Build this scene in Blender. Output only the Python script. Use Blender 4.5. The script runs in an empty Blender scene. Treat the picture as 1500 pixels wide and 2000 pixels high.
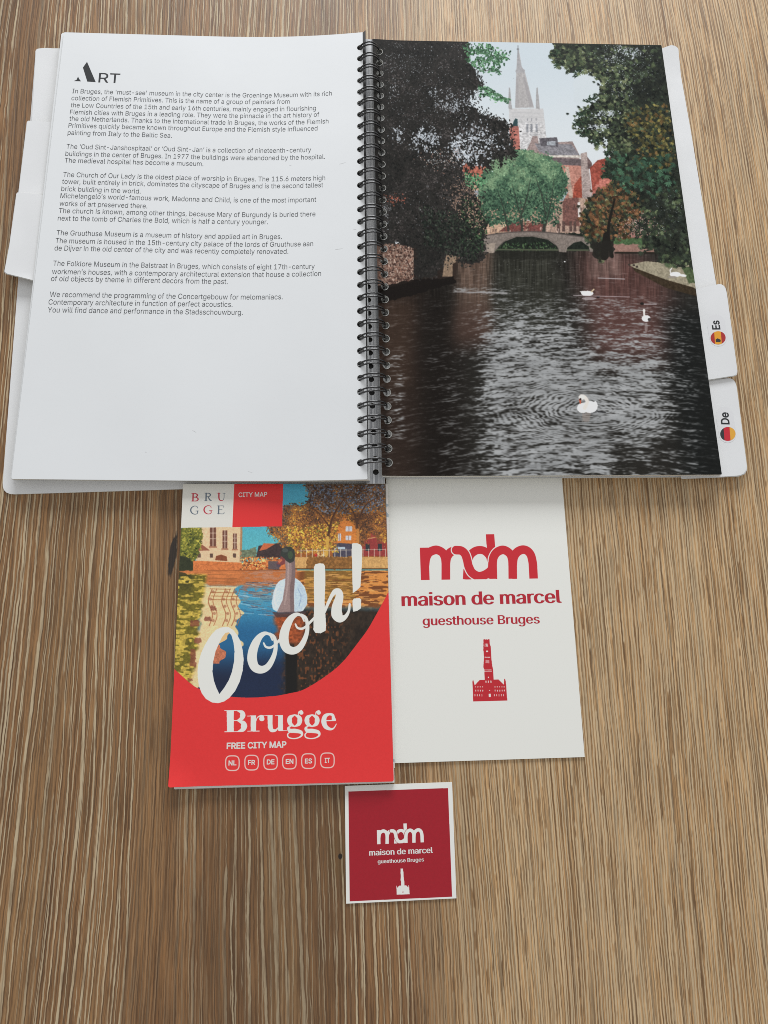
import bpy, bmesh, math, os, random
import numpy as np
from mathutils import Vector, Matrix
from mathutils.geometry import delaunay_2d_cdt

random.seed(7)
RNG = np.random.default_rng(7)
S = bpy.context.scene
COL = S.collection
MM = 0.001

# ------------------------------------------------------------------ camera
F_PX, PITCH, ROLL, CAM_H, YAW = 1425.26, 0.2322, 0.1844, 408.97, -0.2
def _cam_axes():
    cp, sp = math.cos(PITCH), math.sin(PITCH)
    fw = np.array([0, sp, -cp]); up = np.array([0, cp, sp]); rt = np.array([1., 0, 0])
    c, s = math.cos(ROLL), math.sin(ROLL)
    r2 = c*rt + s*up; u2 = -s*rt + c*up
    cy, sy = math.cos(YAW), math.sin(YAW)
    R = np.array([[cy, -sy, 0], [sy, cy, 0], [0, 0, 1]])
    return R @ r2, R @ u2, R @ fw
RT, UP, FW = _cam_axes()
cd = bpy.data.cameras.new("camera"); cam = bpy.data.objects.new("camera", cd); COL.objects.link(cam)
cd.sensor_fit = 'VERTICAL'; cd.sensor_height = 36; cd.lens = 36*F_PX/2000
cd.clip_start = 0.01; cd.clip_end = 100
cam.matrix_world = Matrix(((RT[0], UP[0], -FW[0], 0), (RT[1], UP[1], -FW[1], 0), (RT[2], UP[2], -FW[2], CAM_H*MM), (0, 0, 0, 1)))
S.camera = cam

# ------------------------------------------------------------------ light: a big window beyond the far edge of the table, dim room
w = bpy.data.worlds.new("World"); S.world = w; w.use_nodes = True
bg = w.node_tree.nodes['Background']; bg.inputs[0].default_value = (0.995, 0.99, 0.98, 1); bg.inputs[1].default_value = 0.51
def area(name, loc, target, sx, sy, power, color):
    ld = bpy.data.lights.new(name, 'AREA'); ld.shape = 'RECTANGLE'; ld.size = sx; ld.size_y = sy
    ld.energy = power; ld.color = color
    o = bpy.data.objects.new(name, ld); COL.objects.link(o)
    o.location = loc
    d = Vector(target) - Vector(loc); o.rotation_euler = d.to_track_quat('-Z', 'Y').to_euler()
    return o
area("window_light", (0.28, 2.6, 1.0), (0.0, 0.1, 0.0), 1.7, 0.8, 72, (0.96, 0.98, 1.0))
S.render.engine = 'CYCLES'; S.cycles.use_denoising = False; S.cycles.filter_width = 0.9
S.view_settings.view_transform = 'Standard'; S.view_settings.look = 'None'
S.view_settings.exposure = 0.0; S.view_settings.gamma = 1.0

# ------------------------------------------------------------------ geometry of the view: a sighted point on a level plane (mm)
def at(px, py, z):
    d = FW + RT*((px-750)/F_PX) - UP*((py-1000)/F_PX)
    t = (z-CAM_H)/d[2]
    return np.array([d[0]*t, d[1]*t])

def homography(src, dst):
    A = []
    for (x, y), (u, v) in zip(src, dst):
        A.append([x, y, 1, 0, 0, 0, -u*x, -u*y]); A.append([0, 0, 0, x, y, 1, -v*x, -v*y])
    b = np.array(dst, float).ravel()
    h = np.linalg.solve(np.array(A, float), b)
    return np.append(h, 1).reshape(3, 3)
def happly(H, x, y):
    x = np.asarray(x, float); y = np.asarray(y, float)
    w_ = H[2, 0]*x + H[2, 1]*y + H[2, 2]
    return (H[0, 0]*x + H[0, 1]*y + H[0, 2])/w_, (H[1, 0]*x + H[1, 1]*y + H[1, 2])/w_

# ------------------------------------------------------------------ materials
def s2l(c):
    c = np.asarray(c, float)/255.
    return np.where(c <= 0.04045, c/12.92, ((c+0.055)/1.055)**2.4)
def l2s(c):
    c = np.clip(c, 0, 1)
    return np.where(c <= 0.0031308, c*12.92, 1.055*c**(1/2.4)-0.055)
def mat(name, rgb, rough=0.5, spec=0.5, bump=0.0, bscale=900, var=0.0, vscale=30, metallic=0):
    m = bpy.data.materials.new(name); m.use_nodes = True
    nt = m.node_tree; b = nt.nodes['Principled BSDF']
    b.inputs['Roughness'].default_value = rough
    b.inputs['Specular IOR Level'].default_value = spec
    b.inputs['Metallic'].default_value = metallic
    b.inputs['Base Color'].default_value = (*rgb, 1)
    tc = nt.nodes.new('ShaderNodeTexCoord')
    if var > 0:
        n = nt.nodes.new('ShaderNodeTexNoise'); n.inputs['Scale'].default_value = vscale; n.inputs['Detail'].default_value = 4
        nt.links.new(tc.outputs['Object'], n.inputs['Vector'])
        r = nt.nodes.new('ShaderNodeValToRGB')
        r.color_ramp.elements[0].position = 0.3; r.color_ramp.elements[1].position = 0.7
        r.color_ramp.elements[0].color = (*[c*(1-var) for c in rgb], 1); r.color_ramp.elements[1].color = (*[min(1, c*(1+var*.5)) for c in rgb], 1)
        nt.links.new(n.outputs['Fac'], r.inputs[0]); nt.links.new(r.outputs[0], b.inputs['Base Color'])
    if bump > 0:
        n2 = nt.nodes.new('ShaderNodeTexNoise'); n2.inputs['Scale'].default_value = bscale; n2.inputs['Detail'].default_value = 3
        nt.links.new(tc.outputs['Object'], n2.inputs['Vector'])
        bp = nt.nodes.new('ShaderNodeBump'); bp.inputs['Strength'].default_value = bump; bp.inputs['Distance'].default_value = 0.0002
        nt.links.new(n2.outputs['Fac'], bp.inputs['Height']); nt.links.new(bp.outputs[0], b.inputs['Normal'])
    return m
M_PAPER = mat('paper_white', (0.80, 0.82, 0.835), 0.5, 0.3, 0.25, 60, 0.025, 14)
M_EDGE = mat('paper_edge', (0.72, 0.69, 0.60), 0.8, 0.2)
M_CARD = mat('card_paper', (0.82, 0.81, 0.77), 0.6, 0.3)
M_LAM = mat('laminated_board', (0.80, 0.81, 0.82), 0.32, 0.5, 0.5, 45, 0.05, 22)
M_INK = mat('black_ink', (0.025, 0.027, 0.03), 0.6, 0.3)
M_INKG = mat('grey_ink', (0.065, 0.07, 0.075), 0.6, 0.3)
M_REDINK = mat('red_ink', (0.50, 0.022, 0.040), 0.5, 0.3)
M_WHITEINK = mat('white_ink', (0.82, 0.80, 0.76), 0.5, 0.3)
M_WIRE = mat('black_coated_wire', (0.012, 0.012, 0.013), 0.17, 0.9)
M_BLACK = mat('spine_black', (0.012, 0.011, 0.011), 0.5, 0.3)
M_RIM = mat('torn_paper_rim', (0.36, 0.36, 0.34), 0.7, 0.3)

def image_mat(name, img, rough=0.4, spec=0.5):
    m = bpy.data.materials.new(name); m.use_nodes = True
    nt = m.node_tree; b = nt.nodes['Principled BSDF']
    t = nt.nodes.new('ShaderNodeTexImage'); t.image = img; t.extension = 'EXTEND'; t.interpolation = 'Cubic'
    uv = nt.nodes.new('ShaderNodeUVMap'); uv.uv_map = 'UVMap'
    nt.links.new(uv.outputs[0], t.inputs[0]); nt.links.new(t.outputs[0], b.inputs['Base Color'])
    b.inputs['Roughness'].default_value = rough; b.inputs['Specular IOR Level'].default_value = spec
    n2 = nt.nodes.new('ShaderNodeTexNoise'); n2.inputs['Scale'].default_value = 30; n2.inputs['Detail'].default_value = 2
    tc = nt.nodes.new('ShaderNodeTexCoord'); nt.links.new(tc.outputs['Object'], n2.inputs['Vector'])
    bp = nt.nodes.new('ShaderNodeBump'); bp.inputs['Strength'].default_value = 0.2; bp.inputs['Distance'].default_value = 0.0002
    nt.links.new(n2.outputs['Fac'], bp.inputs['Height']); nt.links.new(bp.outputs[0], b.inputs['Normal'])
    return m

# ------------------------------------------------------------------ objects
def tag(o, label=None, cat=None, group=None, kind=None):
    if label: o['label'] = label
    if cat: o['category'] = cat
    if group: o['group'] = group
    if kind: o['kind'] = kind
    return o
def empty(name, loc):
    o = bpy.data.objects.new(name, None); o.location = loc; o.empty_display_size = 0.02; COL.objects.link(o); return o
def link(name, me, parent=None, mats=()):
    for m in mats: me.materials.append(m)
    o = bpy.data.objects.new(name, me); COL.objects.link(o)
    if parent is not None:
        base = parent
        off = Vector((0, 0, 0))
        while base is not None: off += base.location; base = base.parent
        o.parent = parent; o.location = -off
    return o

def in_poly(x, y, P):
    ins = np.zeros(np.shape(x), bool); n = len(P)
    j = n-1
    for i in range(n):
        xi, yi = P[i]; xj, yj = P[j]
        if yi != yj:
            c = ((yi > y) != (yj > y)) & (x < (xj-xi)*(y-yi)/(yj-yi)+xi)
            ins ^= c
        j = i
    return ins

class Sheet:
    """a sheet of paper lying on the table: corners TL TR BR BL (sighted at height z0, mm), bent by dz(u, v)"""
    def __init__(s, corners, z0, dz=None):
        s.z0 = z0; s.dz = dz or (lambda u, v: 0.0*u)
        s.px = corners
        s.w = [at(x, y, z0) for x, y in corners]
        s.H = homography(s.w, [(0, 1), (1, 1), (1, 0), (0, 0)]); s.Hi = np.linalg.inv(s.H)
    def uv(s, x, y): return happly(s.H, x, y)
    def xy(s, u, v): return happly(s.Hi, u, v)
    def z(s, x, y):
        u, v = s.uv(x, y); return s.z0 + s.dz(u, v)
    def on(s, px, py):
        z = s.z0
        for _ in range(12):
            p = at(px, py, z); z = float(s.z(p[0], p[1]))
        return np.array([p[0], p[1]])
    def outline(s, pts_uv=None, r=0.0, px=None, corners_r=None):
        if px is not None: P = [s.on(*q) for q in px]
        else: P = [np.array(s.xy(u, v)) for u, v in (pts_uv or [(0, 1), (1, 1), (1, 0), (0, 0)])]
        if r <= 0 and corners_r is None: return P
        out = []; n = len(P)
        for i in range(n):
            rr = corners_r[i] if corners_r else r
            a, b, c = P[i-1], P[i], P[(i+1) % n]
            if rr <= 0: out.append(b); continue
            d1 = (a-b)/np.linalg.norm(a-b); d2 = (c-b)/np.linalg.norm(c-b)
            p1 = b+d1*rr; p2 = b+d2*rr
            for k in range(6):
                t = k/5; out.append((1-t)**2*p1 + 2*t*(1-t)*b + t*t*p2)
        return out
    def build(s, name, outline, thick, mats, parent=None, holes=(), hole_r=2.2, grid=(14, 18), zoff=0.0):
        out = [np.array(p) for p in outline]
        dense = []
        for i, p in enumerate(out):                       # densify long edges
            q = out[(i+1) % len(out)]; L = np.linalg.norm(q-p); k = max(1, int(L/14))
            for t in range(k): dense.append(p+(q-p)*t/k)
        loops = [dense]
        for h in holes:
            loops.append([h+hole_r*np.array([math.cos(a), math.sin(a)]) for a in np.linspace(0, 2*math.pi, 12, endpoint=False)])
        V = []; E = []
        for L in loops:
            b0 = len(V)
            V += [tuple(p) for p in L]; E += [(b0+i, b0+(i+1) % len(L)) for i in range(len(L))]
        A = np.array(dense); lo, hi = A.min(0), A.max(0)
        HC = np.array(holes) if len(holes) else np.zeros((0, 2))
        for gx in np.linspace(lo[0], hi[0], grid[0]+1)[1:-1]:
            for gy in np.linspace(lo[1], hi[1], grid[1]+1)[1:-1]:
                if in_poly(np.array(gx), np.array(gy), dense) and (len(HC) == 0 or np.min(np.hypot(HC[:, 0]-gx, HC[:, 1]-gy)) > hole_r*1.6):
                    V.append((gx, gy))
        vs, es, fs, *_ = delaunay_2d_cdt([Vector(v) for v in V], E, [], 0, 1e-5)
        P = np.array([(v.x, v.y) for v in vs])
        tris = []
        for f in fs:
            c = P[list(f)].mean(0)
            if not in_poly(np.array(c[0]), np.array(c[1]), dense): continue
            if len(HC) and np.min(np.hypot(HC[:, 0]-c[0], HC[:, 1]-c[1])) < hole_r*0.98: continue
            e1, e2 = P[f[1]]-P[f[0]], P[f[2]]-P[f[0]]
            if abs(e1[0]*e2[1]-e1[1]*e2[0]) < 0.02: continue
            tris.append(tuple(f))
        Z = s.z0 + s.dz(*s.uv(P[:, 0], P[:, 1])) + np.zeros(len(P)) + zoff
        n = len(P)
        verts = [(x*MM, y*MM, z*MM) for (x, y), z in zip(P, Z)] + [(x*MM, y*MM, (z-thick)*MM) for (x, y), z in zip(P, Z)]
        cnt = {}
        for f in tris:
            for i in range(3):
                e = (f[i], f[(i+1) % 3]); cnt[e] = cnt.get(e, 0)+1
        faces = []; mi = []; base2 = 2*n; verts = verts+verts
        for f in tris: faces.append(f); mi.append(0)
        for f in tris: faces.append((f[0]+n, f[2]+n, f[1]+n)); mi.append(len(mats)-1)
        for (a, b) in cnt:
            if (b, a) not in cnt: faces.append((b+base2, a+base2, a+n+base2, b+n+base2)); mi.append(len(mats)-1)
        me = bpy.data.meshes.new(name); me.from_pydata(verts, [], faces)
        o = link(name, me, parent, mats)
        me.polygons.foreach_set('material_index', mi)
        uvl = me.uv_layers.new(name='UVMap')
        co = np.zeros(len(me.vertices)*3); me.vertices.foreach_get('co', co); co = co.reshape(-1, 3)/MM
        u, v = s.uv(co[:, 0], co[:, 1])
        li = np.zeros(len(me.loops), int); me.loops.foreach_get('vertex_index', li)
        uvl.data.foreach_set('uv', np.stack([u[li], v[li]], -1).ravel())
        sm = np.array([len(f) == 3 for f in faces]); me.polygons.foreach_set('use_smooth', sm & (np.array(mi) == 0))
        me.update()
        return o
    def print_poly(s, name, px_polys, m, parent, lift=0.05):
        """flat printed shapes, pieces of ink a hair above the paper; every polygon convex or simple"""
        V = []; Fc = []
        for poly in px_polys:
            b0 = len(V)
            for q in poly:
                p = s.on(*q); V.append((p[0]*MM, p[1]*MM, (float(s.z(*p))+lift)*MM))
            Fc.append(tuple(range(b0, len(V)))[::-1])
        me = bpy.data.meshes.new(name); me.from_pydata(V, [], Fc); return link(name, me, parent, [m])

# ------------------------------------------------------------------ lettering
_fp = os.path.join(bpy.utils.resource_path('LOCAL'), 'datafiles', 'fonts', 'Inter.woff2')
try: FONT = bpy.data.fonts.load(_fp)
except Exception: FONT = None
def text_mesh(body, bx=0.0, by=0.0):
    """outlines of a line of type, filled by winding number so that overlapping contours merge cleanly"""
    cu = bpy.data.curves.new('t', 'FONT'); cu.body = body
    if FONT: cu.font = FONT
    cu.size = 1.0
    ob = bpy.data.objects.new('t', cu); COL.objects.link(ob); bpy.context.view_layer.update()
    cc = ob.to_curve(bpy.context.evaluated_depsgraph_get(), apply_modifiers=False)
    loops = []
    for sp in cc.splines:
        bp = sp.bezier_points; L = []
        for i in range(len(bp)):
            p, q = bp[i], bp[(i+1) % len(bp)]
            a, h1, h2, d = (np.array(v[:2]) for v in (p.co, p.handle_right, q.handle_left, q.co))
            cr = lambda u_, v_: u_[0]*v_[1]-u_[1]*v_[0]
            flat = abs(cr(h1-a, d-a))+abs(cr(h2-a, d-a)) < 1e-5
            for t in ((0,) if flat else (0, .34, .67)): L.append((1-t)**3*a+3*(1-t)**2*t*h1+3*(1-t)*t*t*h2+t**3*d)
        if len(L) > 2: loops.append(np.array(L))
    if bx or by:                                            # swell or thin the strokes, across and along
        tot = sum(0.5*np.sum(L[:, 0]*np.roll(L[:, 1], -1)-np.roll(L[:, 0], -1)*L[:, 1]) for L in loops); sg = 1 if tot > 0 else -1
        new = []
        for L in loops:
            keep = np.linalg.norm(L-np.roll(L, 1, 0), axis=1) > 1e-6; L = L[keep]
            e1 = L-np.roll(L, 1, 0); e2 = np.roll(L, -1, 0)-L
            n1 = np.stack([e1[:, 1], -e1[:, 0]], -1); n2 = np.stack([e2[:, 1], -e2[:, 0]], -1)
            n1 /= np.linalg.norm(n1, axis=1)[:, None]; n2 /= np.linalg.norm(n2, axis=1)[:, None]
            nn = n1+n2; q = (nn*nn).sum(1)/2; nn = nn/np.maximum(q, .5)[:, None]*sg
            new.append(L+nn*np.array((bx, by)))
        loops = new
    ob.to_curve_clear(); bpy.data.objects.remove(ob); bpy.data.curves.remove(cu)
    V = []; E = []
    for L in loops:
        b0 = len(V); V += [tuple(p) for p in L]; E += [(b0+i, b0+(i+1) % len(L)) for i in range(len(L))]
    vs, es, fs, *_ = delaunay_2d_cdt([Vector(v) for v in V], E, [], 0, 1e-6)
    P = np.array([(v.x, v.y) for v in vs]); T = np.array([tuple(f) for f in fs]); C = P[T].mean(1)
    wind = np.zeros(len(C), int)
    for L in loops:
        lo, hi = L.min(0), L.max(0)
        k = np.where((C[:, 0] > lo[0]) & (C[:, 0] < hi[0]) & (C[:, 1] > lo[1]) & (C[:, 1] < hi[1]))[0]
        if len(k) == 0: continue
        A_, B_ = L, np.roll(L, -1, 0); x = C[k, 0][:, None]; y = C[k, 1][:, None]
        up = (A_[:, 1] <= y) & (B_[:, 1] > y); dn = (A_[:, 1] > y) & (B_[:, 1] <= y)
        side = (B_[:, 0]-A_[:, 0])*(y-A_[:, 1])-(x-A_[:, 0])*(B_[:, 1]-A_[:, 1])
        wind[k] += (up & (side > 0)).sum(1)-(dn & (side < 0)).sum(1)
    faces = [tuple(int(i) for i in f) for f in T[wind != 0]]
    return P, faces
def put_text(sheet, name, body, a, b, cap_px, m, parent, bx=0.0, by=None, lift=0.06, upright=False):
    """text whose baseline runs from a to b; capital height cap_px; bx, by swell the strokes (em)"""
    by = bx if by is None else by
    co, faces = text_mesh(body, bx, by); cap, _ = text_mesh('H')
    ch = cap[:, 1].max()-cap[:, 1].min(); y0 = cap[:, 1].min()
    A = sheet.on(*a); B = sheet.on(*b); d = B-A; W = np.linalg.norm(d); d /= W
    nrm = np.array([-d[1], d[0]])
    m_ = ((a[0]+b[0])/2, (a[1]+b[1])/2)
    dd = np.array([b[0]-a[0], b[1]-a[1]], float); dd /= np.linalg.norm(dd)
    up_px = (m_[0]+dd[1]*cap_px, m_[1]-dd[0]*cap_px)
    hmm = np.linalg.norm(sheet.on(*up_px)-sheet.on(*m_))
    if upright: nrm = sheet.w[0]-sheet.w[3]; nrm = nrm/np.linalg.norm(nrm)
    x0, x1 = co[:, 0].min(), co[:, 0].max()
    X = (co[:, 0]-x0)/(x1-x0)*W; Y = (co[:, 1]-y0)/ch*hmm
    wx = A[0]+d[0]*X+nrm[0]*Y; wy = A[1]+d[1]*X+nrm[1]*Y; wz = sheet.z(wx, wy)+lift
    me = bpy.data.meshes.new(name); me.from_pydata([(x*MM, y*MM, z*MM) for x, y, z in zip(wx, wy, wz+0*wx)], [], faces)
    return link(name, me, parent, [m])

# ------------------------------------------------------------------ painting of the printed pictures (numpy, in memory)
def vn(x, y, seed=0):
    """smooth value noise"""
    g = np.random.default_rng(seed).random((256, 256))
    xi = np.floor(x).astype(int); yi = np.floor(y).astype(int)
    fx = x-xi; fy = y-yi; fx = fx*fx*(3-2*fx); fy = fy*fy*(3-2*fy)
    a = g[yi & 255, xi & 255]; b = g[yi & 255, (xi+1) & 255]; c = g[(yi+1) & 255, xi & 255]; d = g[(yi+1) & 255, (xi+1) & 255]
    return (a*(1-fx)+b*fx)*(1-fy)+(c*(1-fx)+d*fx)*fy
def fbm(x, y, seed=0, o=3):
    t = 0; a = 0.5; s = 0
    for k in range(o): t = t+a*vn(x*2**k, y*2**k, seed+k); s += a; a *= 0.55
    return t/s
def blur(m, r):
    r = int(max(1, r))
    for _ in range(2):
        for ax in (0, 1):
            p = np.pad(m, [(r+1, r) if i == ax else (0, 0) for i in range(m.ndim)], mode='edge')
            c = np.cumsum(p, ax)
            if ax == 0: m = (c[2*r+1:]-c[:-2*r-1])/(2*r+1)
            else: m = (c[:, 2*r+1:]-c[:, :-2*r-1])/(2*r+1)
    return m
def sstep(a, b, x):
    t = np.clip((x-a)/(b-a), 0, 1); return t*t*(3-2*t)

class Canvas:
    def __init__(s, px_corners, W, H, base):
        s.W, s.H = W, H
        s.M = homography(px_corners, [(0, 0), (W, 0), (W, H), (0, H)]); s.Mi = np.linalg.inv(s.M)
        s.img = np.zeros((H, W, 3)); s.img[:] = base
        yy, xx = np.mgrid[0:H, 0:W]
        s.X, s.Y = happly(s.Mi, xx+0.5, yy+0.5)
        s.k = W/abs(px_corners[1][0]-px_corners[0][0])
    def P(s, pts):
        a = np.array(pts, float); x, y = happly(s.M, a[:, 0], a[:, 1]); return np.stack([x, y], -1)
    def mask(s, pts, jag=0, jscale=6, seed=1):
        p = s.P(pts); pad = int(jag*s.k*1.2)+2
        x0 = max(0, int(p[:, 0].min())-pad); x1 = min(s.W, int(p[:, 0].max())+pad)
        y0 = max(0, int(p[:, 1].min())-pad); y1 = min(s.H, int(p[:, 1].max())+pad)
        if x1 <= x0 or y1 <= y0: return None
        yy, xx = np.mgrid[y0:y1, x0:x1]; xx = xx+0.5; yy = yy+0.5
        if jag:
            q = jscale*s.k
            xx = xx+(fbm(xx/q, yy/q, seed, 4)-0.5)*2*jag*s.k*1.6; yy = yy+(fbm(xx/q+50, yy/q+9, seed+9, 4)-0.5)*2*jag*s.k*1.6
        return (slice(y0, y1), slice(x0, x1)), in_poly(xx, yy, p)
    def poly(s, pts, col, alpha=1, jag=0, jscale=6, seed=1, tex=0.0, tscale=3, soft=0):
        r = s.mask(pts, jag, jscale, seed)
        if r is None: return
        sl, m = r; m = m.astype(float)
        if soft:
            full = np.zeros((s.H, s.W)); full[sl] = m; m = blur(full, soft*s.k); sl = (slice(0, s.H), slice(0, s.W))
        c = np.array(col, float)[None, None]+0*s.img[sl]
        if tex: c = c*(1+tex*2*(fbm(s.X[sl]/tscale, s.Y[sl]/tscale, seed+3, 3)-0.5))[..., None]
        a = (m*alpha)[..., None]; s.img[sl] = s.img[sl]*(1-a)+c*a
    def field(s, pts, soft=10, jag=0):
        r = s.mask(pts, jag); full = np.zeros((s.H, s.W)); full[r[0]] = r[1]
        return blur(full, soft*s.k)
    def ell(s, cx, cy, rx, ry, col, ang=0, alpha=1.0):
        t = np.linspace(0, 2*math.pi, 22, endpoint=False); c, n = math.cos(ang), math.sin(ang)
        s.poly([(cx+rx*math.cos(a)*c-ry*math.sin(a)*n, cy+rx*math.cos(a)*n+ry*math.sin(a)*c) for a in t], col, alpha)
    def leaves(s, pts, n, size, pal, aspect=0.45, jitter=0.15, lm=None, edge=0, seed=3, keep=None, alpha=1.0, palm=False):
        rg = np.random.default_rng(seed); p = np.array(pts, float)
        lo, hi = p.min(0)-edge, p.max(0)+edge
        q = rg.random((int(n*3), 2))*(hi-lo)+lo
        if edge:
            qq = q+rg.normal(0, edge, q.shape)
            ok = in_poly(qq[:, 0], qq[:, 1], pts)
        else: ok = in_poly(q[:, 0], q[:, 1], pts)
        q = q[ok]
        if keep is not None: q = q[keep(q[:, 0], q[:, 1], rg)]
        q = q[:n]
        if len(q) == 0: return
        T = s.P(q); pal = np.array(pal, float)
        idx = rg.integers(0, len(pal), len(q))
        if lm is not None: idx = np.clip((lm(q[:, 0], q[:, 1])+rg.normal(0, jitter, len(q)))*len(pal), 0, len(pal)-1).astype(int)
        C = pal[idx]*(1+rg.normal(0, 0.10, (len(q), 1)))
        sz = size*s.k*(0.6+0.8*rg.random(len(q))); an = rg.random(len(q))*math.pi
        if palm:                                            # five leaflets fanned from one stalk
            L_ = []; rg2 = np.random.default_rng(seed+99)
            for (x, y), c, r in zip(T, C, sz):
                a0 = math.pi/2+rg2.normal(0, .7)
                for q_ in (-1.1, -.55, 0, .55, 1.1):
                    a = a0+q_; sh_ = 0.85+.3*rg2.random(); L_.append(((x+math.cos(a)*r*.95, y+math.sin(a)*r*.95), c*sh_, r*(1.05-.25*abs(q_)), a))
            T, C, sz, an = zip(*L_)
        for (x, y), c, r, a in zip(T, C, sz, an):
            R = int(r)+2; x0, y0 = int(x)-R, int(y)-R; x1, y1 = x0+2*R+1, y0+2*R+1
            if x0 < 0 or y0 < 0 or x1 > s.W or y1 > s.H: continue
            yy, xx = np.ogrid[y0:y1, x0:x1]; dx = xx-x; dy = yy-y; ca, sa = math.cos(a), math.sin(a)
            m = ((dx*ca+dy*sa)/r)**2+((-dx*sa+dy*ca)/(r*aspect))**2 < 1
            if alpha < 1: v = s.img[y0:y1, x0:x1]; v[m] = v[m]*(1-alpha)+c*alpha
            else: s.img[y0:y1, x0:x1][m] = c
    def stroke(s, pts, wid, col, butt=False, dense=1.0):
        """pen stroke through pts; wid one width or one per point (in picture units)"""
        a = np.array(pts, float); wd = np.array([wid]*len(a) if np.isscalar(wid) else wid, float)
        if len(a) > 2:                                     # Catmull-Rom
            e = np.vstack([2*a[0]-a[1], a, 2*a[-1]-a[-2]]); we = np.r_[wd[0], wd, wd[-1]]; o = []; ow = []
            for i in range(1, len(e)-2):
                for t in np.linspace(0, 1, 10, endpoint=False):
                    o.append(0.5*(2*e[i]+(e[i+1]-e[i-1])*t+(2*e[i-1]-5*e[i]+4*e[i+1]-e[i+2])*t*t+(-e[i-1]+3*e[i]-3*e[i+1]+e[i+2])*t**3))
                    ow.append(we[i]*(1-t)+we[i+1]*t)
            a = np.vstack([o, a[-1:]]); wd = np.r_[ow, wd[-1]]
        T = s.P(a); R = wd*s.k/2
        x0 = max(0, int((T[:, 0]-R).min())-2); x1 = min(s.W, int((T[:, 0]+R).max())+3)
        y0 = max(0, int((T[:, 1]-R).min())-2); y1 = min(s.H, int((T[:, 1]+R).max())+3)
        if x1 <= x0 or y1 <= y0: return
        yy, xx = np.mgrid[y0:y1, x0:x1]; xx = xx+0.5; yy = yy+0.5; best = np.full(xx.shape, 1e9)
        for i in range(len(T)-1):
            d = T[i+1]-T[i]; L2 = d@d+1e-9
            tt = ((xx-T[i, 0])*d[0]+(yy-T[i, 1])*d[1])/L2
            tc_ = np.clip(tt, 0, 1)
            r = R[i]*(1-tc_)+R[i+1]*tc_
            dist = np.hypot(xx-T[i, 0]-d[0]*tc_, yy-T[i, 1]-d[1]*tc_)-r
            if butt:
                if i == 0: dist = np.where(tt < 0, 9, dist)
                if i == len(T)-2: dist = np.where(tt > 1, 9, dist)
            best = np.minimum(best, dist)
        m = np.clip(0.5-best, 0, 1)[..., None]
        s.img[y0:y1, x0:x1] = s.img[y0:y1, x0:x1]*(1-m)+np.array(col, float)*m
    def image(s, name, gain=1.2, black=0.0):
        lin = s2l(np.clip(s.img, 0, 255))*gain
        out = np.ones((s.H, s.W, 4), np.float32); out[..., :3] = l2s(np.clip(lin-black, 0.004, 0.86))
        im = bpy.data.images.new(name, s.W, s.H); im.pixels.foreach_set(out[::-1].ravel()); im.update(); im.pack()
        return im

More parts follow.
